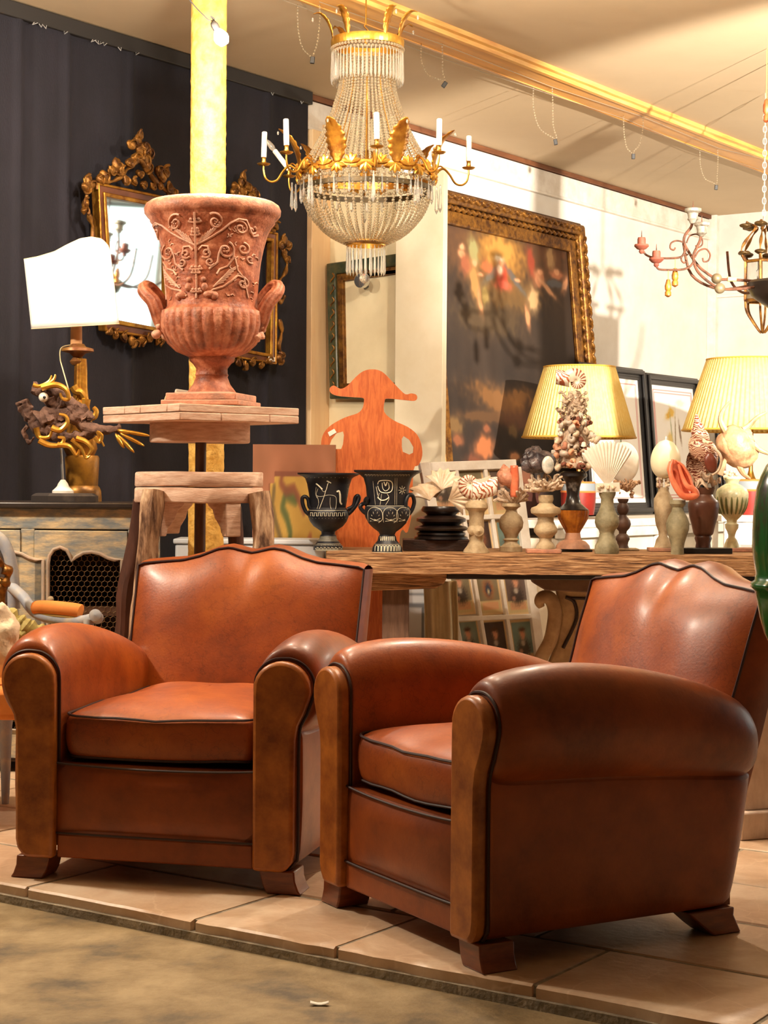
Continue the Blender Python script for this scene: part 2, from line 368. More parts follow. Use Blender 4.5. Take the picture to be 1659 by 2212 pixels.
bm.part('moulding', MB().prism([(-.045, .03), (-.04, .012), (-.022, .008), (-.012, -.006), (.012, -.006), (.012, .03)], -12, 0, 'x'), mat('yellow_moulding', (238, 190, 104), (206, 140, 60), 5, .45, stretch=(.5, 5, 5)))
bm.part('moulding', MB().prism([(bw-.01, .03), (bw-.01, -.004), (bw+.012, 0), (bw+.02, .03)], -12, 0, 'x'), beam_m)
# trims of the back wall
xl = W(652, 400).x
brown = mat('brown_batten', (126, 78, 46), (96, 56, 34), 8, .6, stretch=(.4, 3, 3))
t = T('trim_2', 'thin brown batten along the top of the white wall', None, loc=wallT.m @ Vector((0, 0, 0)), rz=RZW, kind='structure')
t.solo(MB().box(xl, 0, -.03, 0, ZC-.03, ZC), brown, bevel=.004)
t = T('trim_3', 'white painted board below the brown batten', None, loc=wallT.m @ Vector((0, 0, 0)), rz=RZW, kind='structure')
t.solo(MB().box(xl, -.07, -.022, 0, ZC-.17, ZC-.035).box(xl, -.07, -.032, 0, ZC-.185, ZC-.168), white_paint, bevel=.003)
# curtain over the left wall, with its rail
navy = mat('navy_cloth', (33, 30, 40), (21, 19, 27), 5, .85, bump=.25, bscale=160, stretch=(1, 1, .4), ramp=(.3, .7), sheen=.3)
ct = T('curtain', 'dark navy cloth stretched over the left wall from rail to floor', 'curtain', loc=wallT.m @ Vector((0, -.05, 0)), rz=RZW)
x0, x1 = -9.8, W(648, 400).x
seams = [W(122, 500).x, W(345, 500).x - .25, W(20, 500).x, W(-150, 500).x, W(560, 500).x]
def cf(u, v):
    x = lerp(x0, x1, u); y = 0
    for q in seams: y -= .020*exp(-((x-q)/.02)**2) - .008*exp(-((x-q-.05)/.05)**2)
    y += .010*noise.noise((x*1.7, v*.8, 3)) + .006*noise.noise((x*6, v*1.5, 9)) + .018*max(0, .45-v)*noise.noise((x*9, v*.7, 1))*3
    return (x, y-.0, lerp(.0, ZC-.05, v))
ct.part('cloth', MB().grid(cf, 260, 40), navy, smooth=80, fix=False)
ct.part('rail', MB().box(x0, x1+.01, -.022, .045, ZC-.07, ZC-.005), mat('black_rail', (40, 36, 34), rough=.6), bevel=.004)
for i in range(14):
    xx = W(random.uniform(10, 640), 200).x; ct.part('staple', MB().tube([(xx, -.03, ZC-.072), (xx+random.uniform(-.02, .02), -.034, ZC-.085), (xx+.02, -.03, ZC-.07)], .002, 5), mat('staple_metal', (200, 200, 200), rough=.4, metal=.6))
pinew = mat('pale_pine', (238, 208, 164), (226, 188, 142), 4, .6, stretch=(4, 4, .4))
t = T('trim_4', 'pale pine post at the right edge of the navy curtain', None, loc=wallT.m @ Vector((W(672, 600).x, 0, 0)), rz=RZW, kind='structure')
dx = W(690, 600).x - W(672, 600).x
t.solo(MB().box(W(650, 600).x-W(672, 600).x, dx, -.07, 0, 0, ZC-.19), pinew, bevel=.004)
# cream partition leaves standing out from the wall
pb = wallT.m @ Vector((W(690, 600).x, -.02, 0))
partT = pt = T('partition_panel', 'cream painted partition board behind the green and gilt frame', 'panel', loc=pb, rz=-TH)
pl = pt.L(853, 700).x
pt.part('board', MB().box(0, pl, 0, .03, 0, pt.L(760, 262).z), cream, bevel=.003)
pt.part('edge_strip', MB().box(-.01, .045, -.012, .03, 0, pt.L(760, 262).z), pinew, bevel=.003)
p2 = pt.m @ Vector((pl-.02, -.12, 0))
p3 = T('tall_cream_panel', 'tall cream leaf with a worn edge beside the large dark painting', 'panel', loc=p2, rz=-TH)
q = p3.L(957, 700).x; zt = p3.L(900, 372).z
p3.solo(MB().box(p3.L(853, 700).x, q, 0, .035, 0, zt), mat('light_cream_paint', (246, 236, 210), (238, 226, 196), 5, .7), bevel=.004)
# ------------------------------------------------------------------ floors
conc = mat('worn_concrete', (166, 146, 110), (94, 82, 64), 4.2, .72, bump=.35, bscale=70, ramp=(.36, .66), c3=(140, 120, 86), warp=.15)
fl = put('floor', MB().box(-7, 9, -3, 8, -.30, -.05), conc); tag(fl, 'worn brown concrete floor in front of the stone step', kind='structure')
E0 = atz(57, 1917, 0); E1 = atz(1540, 2203, 0); eb = (E1-E0).normalized(); ea = Vector((-eb.y, eb.x, 0))
RZF = math.atan2(eb.y, eb.x)
fs = T('floor', 'raised floor of worn travertine slabs with a rough front edge', None, loc=E0, rz=RZF, kind='structure')
mortar = mat('grey_mortar', (176, 164, 144), (128, 118, 100), 20, .9, bump=.5, bscale=80)
fs.solo(MB().box(-7, 10, .012, 14, -.3, -.003).box(-7, 10, -.012, .02, -.3, -.028), mortar)
trav = mat('travertine', (226, 204, 178), (190, 156, 124), 3.6, .40, bump=.12, bscale=45, ramp=(.34, .68), c3=(208, 178, 148), objvar=.12, warp=.5, lines=(4, .02, (236, 212, 184), .6), rvar=.1)
def slab(x0, x1, y0, y1, z0=-.035, z1=0, front=False):
    g = .007; b = .005; x0 += g; x1 -= g; y0 += (0 if front else g); y1 -= g
    mb = MB(); zj = random.uniform(-.0015, .0015); nx = 10 if front else 2
    top = lambda x, y, s, z: (x, y, z+zj)
    xs = [lerp(x0, x1, i/nx) for i in range(nx+1)]
    rough = [random.uniform(-.006, .006) if front else 0 for _ in xs]
    rows = [[(x, y0+r, z0) for x, r in zip(xs, rough)], [(x, y0+r*.7-.001, z1-b+zj) for x, r in zip(xs, rough)], [(x, y0+b+abs(r), z1+zj) for x, r in zip(xs, rough)],
            [(x, y1-b, z1+zj) for x in xs], [(x, y1, z1-b+zj) for x in xs], [(x, y1, z0) for x in xs]]
    for rw_ in rows: rw_[0] = (x0, *rw_[0][1:]); rw_[-1] = (x1, *rw_[-1][1:])
    m = nx+1; mb.add([p for r in rows for p in r], [(j*m+i, j*m+i+1, (j+1)*m+i+1, (j+1)*m+i) for j in range(5) for i in range(nx)] + [tuple(j*m for j in range(6)), tuple(j*m+nx for j in range(6))[::-1]])
    return mb
y = 0; ln = (E1-E0).length
for row in range(11):
    d = [.36, .42, .40, .44, .38, .42, .40, .44, .4, .44, .4][row]
    xs = [0, .585, 1.02, 1.55, 2.05, 2.6, 3.1] if row == 0 else None
    if row == 0: xs = [-1.6, -1.05, -.52] + xs
    else:
        xs = [-1.9 + (row % 3)*.17]
        while xs[-1] < (5.2 if row > 2 else 3.4): xs.append(xs[-1]+random.choice([.5, .62, .42, .55]))
    for a, b in zip(xs, xs[1:]):
        fs_o = put('slab', slab(a, b, y, y+d, front=(row == 0)), trav, fs._o, smooth=30)
    y += d
chip = mat('scrap_paper', (228, 222, 208), rough=.7)
for i, (px, py, z, lab) in enumerate([(545, 2046, -.05, 'small white chip on the concrete close to the stone step'), (690, 2172, -.05, 'curled pale paper scrap on the brown concrete floor')]):
    t = T('paper_scrap', lab, 'scrap', loc=atz(px, py, z))
    s = .008 if i == 0 else .02
    t.solo(MB().grid(lambda u, v: ((u-.5)*2*s, (v-.5)*s*.7, .002+.006*abs(u-.5)**1.5*2+.002*v), 6, 3), chip, solid=.0008)
t = T('terracotta_chip', 'broken terracotta chip lying against the foot of the stone step', 'chip', loc=atz(456, 2013, -.05))
t.solo(MB().ball((0, 0, .006), (.016, .01, .007), 1).jitter(.006, 60), terracotta, smooth=0)
# ------------------------------------------------------------------ yellow pillar and bare bulb
ylw = mat('rough_yellow_plaster', (232, 190, 104), (206, 154, 62), 22, .8, bump=1.0, bscale=34)
pc = T('pillar', 'rough yellow plastered round pillar behind the terracotta urn', 'pillar', loc=(at(445, 1100, 6.7).x, 6.7, 0))
r = 38*6.7/F
mb = MB(); mb.grid(lambda u, v: ((r+.0035*noise.noise((cos(2*pi*u)*9, sin(2*pi*u)*9, v*160)))*cos(2*pi*u), (r+.0035*noise.noise((cos(2*pi*u)*9, sin(2*pi*u)*9, v*160)))*sin(2*pi*u), v*(ZC-.001)), 48, 160, cu=True)
pc.part('shaft', mb, ylw, smooth=80)
bt = T('light_bulb', 'lit bare bulb on a black cable in front of the yellow pillar', 'light bulb', px=(478, 82, 6.15))
gl = mat('lit_bulb_glass', (255, 240, 215), emis=40)
k = bt.k; Mx = Matrix.Rotation(R(-28), 4, 'Y')
bt.part('glass', MB().lathe([(.0004, -.028), (.016, -.024), (.025, -.008), (.026, .004), (.02, .018), (.013, .028), (.011, .032)], 20, M=Mx), gl)
bt.part('socket', MB().lathe([(.013, .03), (.014, .05), (.010, .062), (.004, .066)], 14, M=Mx), mat('black_plastic', (30, 28, 28), rough=.4))
bt.part('cable', MB().tube(bt.path([(470, 55), (463, 45), (455, 35), (464, 42), (452, 44), (440, 33), (425, 18), (405, -6), (380, -40)], 6), .0022, 6), mat('black_plastic', (30, 28, 28)))
bl = lamp('bulb_light', 'POINT', at(485, 100, 6.08), 75, WARM, .04)

pc3 = T('shadow_post', 'tall yellow post added out of view right of the table to cast a shadow stripe', 'post', loc=(1.97, 7.3, 0))  # unseen post, added to throw the stripe on wall and painting
pc3.part('shaft', MB().lathe([(.12, 0), (.12, .03), (.055, .05), (.055, 2.62), (.05, 2.64)], 32), ylw)
# ------------------------------------------------------------------ club armchairs
def armchair(label, O, yaw, seed, wx):
    t = T('armchair', label, 'armchair', loc=(O[0], O[1], 0), rz=yaw, group='pair of leather club armchairs')
    # rear and under frame
    t.part('seat_base', MB().box(-.27, .27, .0, .66, .062, .315), leather2, bevel=.01)
    t.part('apron', MB().grid(lambda u, v: ((u-.5)*.536, -.036-.016*(1-(2*u-1)**4)*(1-(2*v-1)**4)*1.2, lerp(.128, .318-.004*(1-abs(2*u-1)), v)), 18, 8).box(-.268, .268, -.036, .02, .128, .318), leather2, smooth=60)
    t.part('base_rail', MB().box(-.268, .268, -.042, .03, .06, .126), leather2, bevel=.006)
    pm = MB(); 
    for z, yy, sg in ((.128, -.043, 0), (.318, -.040, .008)): pm.tube([((u-.5)*.536, yy-.006*(1-(2*u-1)**4), z-sg*(1-abs(2*u-1)**2)) for u in [i/16 for i in range(17)]], .0034, 6)
    t.part('piping', pm, pipe_m)
    # arms
    Y = [-.030, -.026, -.01, .03, .10, .20, .32, .44, .55, .64, .70, .74, .765]
    ZT = [.628, .644, .658, .670, .681, .682, .672, .652, .626, .598, .570, .540, .49]
    ZS = [.44, .432, .425, .42, .418, .415, .41, .402, .394, .386, .380, .378, .39]
    RX = [.076, .084, .089, .092, .094, .094, .094, .093, .092, .089, .082, .068, .045]
    for s in (-1, 1):
        rows = []
        for y, zt, zs, rx in zip(Y, ZT, ZS, RX):
            rz_ = (zt-zs)/2*1.02; zc = zt-rz_; fr = min(1, max(0, (y-.0)/.76)); xi = .264+max(0, .07-rx)*.6
            pts = [(xi, .062), (xi, .2), (xi, .33), (xi, (.33+zc)/2)]
            for k in range(17):
                a = pi - k/16*(pi+R(74)); pts.append((xi+rx+rx*cos(a), zc+rz_*sin(a)))
            px = min(.392, xi+2*rx-.03)
            pts += [(px+.001, zs-.003), (px, zs-.03), (px+.004, (zs+.06)/2), (px-.004, .10), (px-.01, .062)]
            yb = lambda z: y - .075*fr**3*max(0, 1-z/zs) + .004*noise.noise((y*5, z*6, seed*s))
            rows.append([Vector((s*(x+.003*noise.noise((y*6, z*6, seed+s))), yb(z), z)) for x, z in pts])
        m = len(rows[0]); mb = MB().add([p for r_ in rows for p in r_], [(j*m+i, j*m+(i+1) % m, (j+1)*m+(i+1) % m, (j+1)*m+i) for j in range(len(rows)-1) for i in range(m)] + [tuple(range(m)), tuple((len(rows)-1)*m+i for i in range(m))[::-1]])
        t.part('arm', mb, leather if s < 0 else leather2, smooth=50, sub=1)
        # keyhole front panel
        out = [(.27, .060), (.27, .2), (.27, .34), (.27, .44), (.27, .50), (.27, .53)]
        for k in range(1, 17): a = pi-k/16*pi*1.12; out.append((.344+.074*cos(a), .541+.074*sin(a)))
        out += [(.398, .475), (.384, .447), (.378, .41), (.377, .30), (.377, .11), (.372, .085), (.358, .066), (.346, .06)]
        mb = MB().prism([(s*x, z) for x, z in out], -.064, -.026)
        t.part('front_panel', mb, panel_l, bevel=.010)
        cxp, czp = .33, .4
        off = [(x+(.006 if x > .33 else -.004), z+(.006 if z > .5 else 0)) for x, z in out]
        ppath = smooth_path([(s*x, -.030, z) for x, z in off], 2)
        t.part('piping', MB().tube(ppath, .0038, 6), pipe_m)
        # feet
        out = [(.285, .062), (.378, .062), (.380, .035), (.388, .012), (.396, 0), (.305, 0), (.295, .02)]
        t.part('foot', MB().prism([(s*x, z) for x, z in out], -.048, .045), beech, bevel=.004)
        out = [(.545, .064), (.69, .064), (.688, .045), (.712, 0), (.628, 0), (.60, .02)]
        t.part('foot', MB().prism(out, s*.285, s*.375, 'x'), beech, bevel=.004)
    # backrest
    hw = .352
    ZX = [0, .06, .19, .30, .45, .6, .8, .96, 1.0]; ZV = [.862, .866, .878, .872, .85, .836, .830, .824, .818]
    def front(u, v):
        x = (2*u-1); zt = interp(ZX, ZV, abs(x)); zb = .30; z = lerp(zb, zt, v)
        yl = .645+(z-.40)*.33
        bul = .055*(1-abs(x)**5)*(1-abs(2*v-1)**5) + .004*noise.noise((x*3, z*8, seed)) + .010*exp(-(x/.10)**2)*0 - .014*exp(-(x/.09)**2)*max(0, v-.72)*3
        return Vector((x*hw*(1-.03*(1-v)), yl-bul, z))
    def back(u, v):
        p = front(u, v); z = p.z if v > 0 else .062
        return Vector((p.x*1.015, .645+(p.z-.40)*.33+.125-.03*v*v, p.z))
    nu, nv = 41, 24; mb = MB()
    mb.grid(front, nu, nv)
    t.part('backrest', mb, leather, smooth=60, fix=False)
    mb = MB(); mb.grid(back, nu, 8)
    def side(u0):
        mb.grid(lambda u, v: front(u0, v).lerp(back(u0, v), u) + Vector(((1 if u0 else -1)*.012*sin(pi*u), 0, 0)), 5, 16)
    side(0); side(1)
    mb.grid(lambda u, v: front(u, 1).lerp(back(u, 1), v) + Vector((0, 0, .012*sin(pi*v))), nu, 5)
    mb.box(-.345, .345, .66, .70, .062, .36)
    t.part('back_panel', mb, leather2, smooth=50)
    edge = [front(0, v/14)+Vector((-.002, -.002, 0)) for v in range(15)] + [front(u/48, 1)+Vector((0, -.003, .001)) for u in range(1, 48)] + [front(1, 1-v/14)+Vector((.002, -.002, 0)) for v in range(15)]
    t.part('piping', MB().tube(edge, .0036, 6), pipe_m)
    # cushion
    def ring(z, ins, crown=0):
        hx, hy = .2585-ins, .335-ins; rc = .035; P = []
        for cxs, cys, a0 in ((1, 1, 0), (-1, 1, 90), (-1, -1, 180), (1, -1, 270)):
            for k in range(5):
                a = R(a0+k*22.5); P.append((cxs*(hx-rc)+rc*cos(a), .315+cys*(hy-rc)+rc*sin(a)))
            nxt = {(1, 1): (-1, 1), (-1, 1): (-1, -1), (-1, -1): (1, -1), (1, -1): (1, 1)}[(cxs, cys)]
            a = R(a0+90); p0 = P[-1]; p1 = (nxt[0]*(hx-rc)+rc*cos(a), .315+nxt[1]*(hy-rc)+rc*sin(a))
            for k in range(1, 8): P.append((lerp(p0[0], p1[0], k/8), lerp(p0[1], p1[1], k/8)))
        out = []
        for x, y in P:
            fb = max(0, 1-(y+.02)/.12); out.append(Vector((x, y-.012*fb*(1-(x/.27)**2), z+.008*noise.noise((x*7, y*7, z*4+seed))-.012*fb*(1-abs(x)/.27)*(1 if z > .4 else .4))))
        return out
    lev = [(.334, .03), (.332, .008), (.345, 0), (.385, -.006), (.43, -.003), (.451, .004), (.464, .03), (.474, .07), (.482, .12), (.486, .18), (.487, .24)]
    rows = [ring(z, i) for z, i in lev]; m = len(rows[0])
    mb = MB().add([p for r_ in rows for p in r_], [(j*m+i, j*m+(i+1) % m, (j+1)*m+(i+1) % m, (j+1)*m+i) for j in range(len(rows)-1) for i in range(m)] + [tuple(range(m)), tuple((len(rows)-1)*m+i for i in range(m))[::-1]])
    cu = t.part('seat_cushion', mb, leather, smooth=70, sub=1)
    put('piping', MB().tube(ring(.451, .001), .0036, 6, closed=True), pipe_m, cu); put('piping', MB().tube(ring(.337, .004), .0034, 6, closed=True), pipe_m, cu)
    for c_ in t.o.children: c_.scale.x = wx
    return t
armchair('cognac leather club armchair facing forward, seat in full view, in front of the urn pedestal', (-.602, 4.745), R(-13.5), 3, 1.045)
armchair('cognac leather club armchair turned to the left, showing its dark outer side, nearer the camera', (.077, 4.233), R(-60.3), 8, .985)
# ------------------------------------------------------------------ rustic pedestal
pd = T('wooden_pedestal', 'tall raw wood pedestal on split log legs carrying the terracotta urn', 'pedestal', loc=(at(440, 1000, 6.1).x, 6.1, 0))
zt = pd.L(450, 871, -.35).z; zm = pd.L(450, 889, -.35).z; zl = pd.L(450, 907, -.35).z; ztop = zt
cor = pd.L(450, 880, -.34); phi = R(39.7)
Mb = Matrix.Translation((cor.x-.062, -.34+.345, 0)) @ Matrix.Rotation(-pi/4-R(5.3)+pi/2, 4, 'Z')
S = .245
for lay, (z0, z1, cuts) in enumerate(((zm+.001, zt, [-S, -.17, .0, .1, S]), (zl, zm-.001, [-S, -.12, .08, S]))):
    for a, b in zip(cuts, cuts[1:]):
        mb = MB().box(-S, S, a+.0012, b-.0012, z0, z1, Mb if lay == 0 else Mb @ Matrix.Rotation(pi/2, 4, 'Z')); mb.jitter(.0025, 9)
        pd.part('plank', mb, rawwood, bevel=.003)
def disc(cx, y0, y1, hw, dy=0):
    z1 = pd.L(cx, y0, dy).z; z0 = pd.L(cx, y1, dy).z; r = hw*6.1/F; c = pd.L(cx, y0, 0); return MB().lathe([(r*.985, z0), (r, z0+.004), (r, z1-.004), (r*.985, z1)], 40, (c.x, 0, 0)).jitter(.003, 8)
pd.part('upper_disc', disc(432, 909, 956, 108), rawwood)
pd.part('lower_disc', disc(430, 1020, 1051, 138), rawwood); pd.part('lower_disc', disc(430, 1053, 1085, 138), rawwood)
pc_ = pd.L(432, 1000).x
pd.part('pole', MB().tube([(pc_, 0, .0), (pc_, 0, .6), (pc_+.003, 0, zl)], [.021, .020, .019], 10), mat('grey_brown_pole', (112, 78, 50), (70, 44, 28), 12, .5, stretch=(2, 2, .4)))
zd = pd.L(430, 1084).z
for (a, sgn, rr) in ((-128, 1, .17), (-52, 1, .17), (60, 1, .15), (130, 1, .15)):
    out = [(-.07, 0), (.045, 0), (.045, -.115), (.02, -.115), (.012, -.09), (-.02, -.06), (-.035, -.03), (-.06, -.015)]
    mb = MB().prism(out, -.03, .03); mb.xf(Matrix.Translation((pc_+rr*cos(R(a)), rr*sin(R(a)), zd)) @ Matrix.Rotation(R(a), 4, 'Z')); pd.part('bracket', mb, rawwood, bevel=.004)
def log(top, bot, r, seed):
    P = [Vector(top).lerp(Vector(bot), i/24) for i in range(25)]
    mb = MB(); rr = [r*(.9+.18*noise.noise((i*.4, seed, 0))) for i in range(25)]
    P = [p+Vector((.012*noise.noise((i*.22, seed, 5)), .012*noise.noise((i*.22, seed, 9)), 0)) for i, p in enumerate(P)]
    mb.tube(P, rr, 14, mod=lambda a, i: 1+.22*noise.noise((cos(a)*1.6, sin(a)*1.6+seed, i*.12))+.1*noise.noise((cos(a)*5, sin(a)*5+seed, i*.2)))
    return mb
g = lambda x, y, dy: tuple(pd.L(x, y, dy))
def foot(x, dy): v = pd.L(x, 1650, dy); return (v.x, dy, 0)
pd.part('log_leg', log(g(331, 1060, -.20), (pd.L(300, 1390, -.26).x-.045, -.30, 0), .040, 1), bark)
pd.part('log_leg', log(g(306, 1080, .05), (pd.L(258, 1390, .1).x-.06, .1, 0), .036, 2.5), mat('dark_red_log', (92, 54, 38), (50, 26, 18), 8, .8, bump=.5, bscale=26, stretch=(1.5, 1.5, .35)))
pd.part('log_leg', log(g(557, 1064, -.13), (pd.L(600, 1390, -.2).x+.03, -.25, 0), .042, 4), bark)
pd.part('log_leg', log(g(505, 1095, .17), (pd.L(515, 1390, .2).x+.02, .25, 0), .03, 6), mat('dark_red_log', (92, 54, 38)))
# ------------------------------------------------------------------ terracotta urn
ut = T('urn', 'large terracotta garden urn with scroll relief and fluted bowl on the pedestal', 'urn', loc=(at(457, 875, 6.1).x, 6.1, ztop+.004))
dz0 = ut.L(457, 880, -.13).z
pr = [(ut.k*h, ut.L(458, y).z - ut.L(458, 866).z + .006) for y, h in [(846, 58), (838, 52), (822, 40), (806, 34), (802, 36), (798, 34), (788, 34), (778, 41), (772, 48), (764, 49), (760, 56), (752, 76), (735, 94), (715, 104), (695, 109), (676, 109), (666, 107), (661, 100), (655, 97), (640, 97), (600, 100), (560, 104), (530, 110), (500, 118), (482, 127), (474, 134), (468, 135), (464, 140), (456, 146), (446, 147), (437, 143), (431, 134), (434, 122), (470, 112), (560, 90), (640, 84), (700, 80)]]
zA, zBn = [z for r, z in pr][10], [z for r, z in pr][17]
def flute(a, z, j):
    if 10 <= j <= 16: return 1 + .035*abs(sin(a*15)) - .012
    return 1
ut.part('bowl', MB().lathe(pr, 240, mod=flute), terracotta, smooth=50)
zb1 = pr[0][1]; 
rotb = Matrix.Rotation(R(-12), 4, 'Z')
h1 = 78*ut.k; h2 = 86*ut.k
ut.part('plinth', MB().box(-h1, h1, -h1, h1, zb1*.45, zb1+.004, rotb).box(-h2, h2, -h2, h2, 0, zb1*.47, rotb).box(-h1*.8, h1*.8, -h1*.8, h1*.8, zb1, zb1+.008, rotb), terracotta, bevel=.004)
prz = sorted([(z, r) for r, z in pr[:31]]); zz = [p[0] for p in prz]; rr_ = [p[1] for p in prz]
def on_urn(x, y, lift=0):
    p = ut.L(x, y); z = p.z - ut.L(458, 866).z + .006
    r = interp(zz, rr_, z)+lift; th = max(-1.45, min(1.45, math.asin(max(-.99, min(.99, p.x/r))))); return Vector((r*sin(th), -r*cos(th), z))
rel = MB()
def spiral(cx, cy, r0, turns, start, dirn=1, n=26): return [(cx+r0*(1-i/n*.88)*cos(start+dirn*turns*2*pi*i/n), cy+r0*(1-i/n*.88)*sin(start+dirn*turns*2*pi*i/n)) for i in range(n+1)]
def relief(pts, r=.0042, taper=False):
    P = [on_urn(x, y, .001) for x, y in pts]; rel.tube(P, [r*(1-.5*i/len(P)) for i in range(len(P))] if taper else r, 6)
for sx in (-1, 1):
    c = 434
    def X(d): return c+sx*d
    def mir(p): return [(c+sx*(x-c), y) for x, y in p]
    relief(mir(spiral(477, 488, 17, 1.5, -2.2))); relief(mir(spiral(497, 545, 18, 1.5, -1.2))); relief(mir(spiral(456, 552, 11, 1.3, 2.5, -1)))
    relief(mir(spiral(464, 570, 9, 1.3, .4))); relief(mir(spiral(528, 498, 15, 1.4, -2.2))); relief(mir(spiral(532, 540, 13, 1.4, -1.5))); relief(mir(spiral(550, 500, 9, 1.2, -1)))
    relief(mir(spiral(530, 612, 12, 1.3, -1.4))); relief(mir(spiral(545, 560, 8, 1.2, 1))); relief(mir(spiral(400, 520, 0.1, .1, 0)) if 0 else mir([(435, 535), (452, 527), (470, 518), (490, 505), (508, 490), (525, 481), (540, 482), (545, 495), (552, 512), (562, 508)]))
    relief(mir([(513, 545), (512, 560), (500, 578), (484, 585), (478, 595)])); relief(mir([(462, 585), (480, 570), (483, 552), (490, 538)])); relief(mir([(440, 545), (448, 537), (460, 538), (462, 552)]))
    relief(mir([(455, 640), (470, 628), (490, 622), (508, 608), (520, 596), (535, 600)])); relief(mir([(515, 560), (520, 585), (532, 600), (540, 640)]))
    for k in range(7):                                             # leaf fronds and griffin bodies
        a = k/6; relief(mir([(440+k*3, 530-k*1.5), (446+k*5, 522-k*3), (450+k*6, 515-k*4)]), .0025)
        relief(mir([(470+k*3, 622-k*3), (480+k*4, 616-k*5), (492+k*5, 612-k*6)]), .003)
    for (bx, by, rx, ry) in ((462, 637, 13, 8), (472, 640, 9, 9), (452, 622, 7, 9), (450, 606, 6, 6)):
        p = on_urn(X(bx-c), by); rel.ball(p, (rx*ut.k, .010, ry*ut.k), 2)
    for (bx, by) in ((480, 490), (497, 545), (530, 498), (530, 612)):
        for q in range(5): p = on_urn(X(bx-c)+5*cos(q*1.26), by+5*sin(q*1.26)); rel.ball(p, .0042, 1)
relief([(434, 470), (434, 560), (435, 620), (434, 645)], .004)
for (y, h) in ((486, 14), (505, 8), (512, 10), (583, 14), (590, 10), (630, 12)):
    rel.tube([on_urn(434+h*cos(a/5*pi-pi)*1.0, y+3*sin(a/5*pi), .001) for a in range(6)], .005, 6)
    for q in (-1, 0, 1): rel.ball(on_urn(434+q*h*.6, y-3), .006, 1)
for k in range(46):                                               # small buds filling the sides
    x = random.choice([random.uniform(372, 395), random.uniform(500, 555)]); y = random.uniform(490, 640); a = random.uniform(0, 6)
    relief([(x, y), (x+5*cos(a), y+5*sin(a)), (x+8*cos(a+.6), y+8*sin(a+.6))], .003, True)
ut.part('relief_ornament', rel, terracotta, smooth=60)
fm = lambda a, i: 1+.14*abs(sin(a*4))
for s in (-1, 1):
    if s > 0: P = [(556, 712, -.01), (566, 690, -.02), (572, 668, -.03), (584, 648, -.03), (598, 632, -.02), (600, 620, .0), (590, 620, .02), (574, 636, .04), (560, 655, .05), (548, 668, .05)]
    else: P = [(358, 712, -.01), (346, 690, -.02), (338, 668, -.03), (330, 650, -.03), (317, 636, -.02), (311, 625, .0), (320, 620, .03), (336, 634, .05), (352, 655, .05), (362, 668, .05)]
    pth = ut.path(P, 5)
    ut.part('handle', MB().tube(pth, [.024*(1-.25*i/len(pth)) for i in range(len(pth))], 40, mod=fm), terracotta, smooth=60)
    mk = MB(); c = ut.L(560 if s > 0 else 352, 700, -.01)
    for q in range(14):
        mk.ball(c+Vector((random.uniform(-.02, .02), random.uniform(-.04, .03), random.uniform(-.05, .03))), (random.uniform(.008, .018),)*3, 1)
    ut.part('mask', mk.jitter(.006, 60), terracotta, smooth=60)
# ------------------------------------------------------------------ long rustic table
TY, TYB = 7.35, 8.0
tl = at(1000, 1196, TY); TZ = tl.z; TX0 = at(705, 1195, TY).x; TX1 = 1.80
tb = T('rustic_table', 'long weathered plank table holding the shells and black vases', 'table', loc=((TX0+TX1)/2, TY, 0))
ox = -(TX0+TX1)/2
thk = TZ - at(1000, 1240, TY).z
for i, (a, b) in enumerate(((0, .22), (.222, .44), (.442, .65))):
    mb = MB(); nx = 60
    mb.grid(lambda u, v: (lerp(TX0, TX1, u)+ox, lerp(a, b, [0, 0, 1, 1][round(v*4) % 4]) + .006*noise.noise((u*30, i, v*3)), [TZ-thk, TZ, TZ, TZ-thk][round(v*4) % 4] - (0 if round(v*4) % 4 in (1, 2) else 1)*.006*abs(noise.noise((u*26, 4, i)))), nx, 4, cv=True)
    n0 = len(mb.v); mb.f += [tuple(j*nx for j in range(4)), tuple(j*nx+nx-1 for j in range(4))]
    tb.part('top_plank', mb, oldwood, smooth=40)
def bq(x, y, dy=.12): return tb.L2(x, y, dy)
tb.part('post', MB().box(bq(826, 1300)[0], bq(884, 1300)[0], .15, .30, 0, TZ-thk-.005), mat('grey_old_oak', (120, 92, 74), (84, 60, 46), 8, .8, bump=.4, bscale=30, stretch=(3, 3, .4)), bevel=.004)
tb.part('bracket', MB().prism([bq(*p) for p in [(760, 1238), (975, 1238), (968, 1245), (958, 1262), (940, 1272), (760, 1278)]], .13, .32), oldwood, bevel=.006)
tb.part('stretcher_rail', MB().box(bq(965, 1240)[0], TX1+ox-.1, .12, .16, bq(1100, 1250)[1]-.004, TZ-thk-.002), blackwood, bevel=.004)
tb.part('post', MB().box(1.48+ox, 1.62+ox, .15, .30, 0, TZ-thk-.005), oldwood, bevel=.004)
tb.part('bracket', MB().prism([bq(*p) for p in [(1150, 1245), (1300, 1245), (1300, 1285), (1185, 1280), (1160, 1265)]], .25, .4), mat('dark_old_oak', (110, 82, 60), (80, 56, 40), 8, .8), bevel=.006)  # bracket in a darker brown than the left one
def item(name, label, cat, zx, Y, crop, group='shells and mounted stones on the table'):
    ox_, oy_, sc = crop; px = ox_+zx/sc; x = at(px, 1180, Y).x
    return T(name, label, cat, loc=(x, Y, TZ+.001), group=group)
C7 = (600, 780, 2.9625); C8 = (1100, 760, 2.968)
def zl(t, crop): return lambda x, y, dy=0: t.L(crop[0]+x/crop[2], crop[1]+y/crop[2], dy)
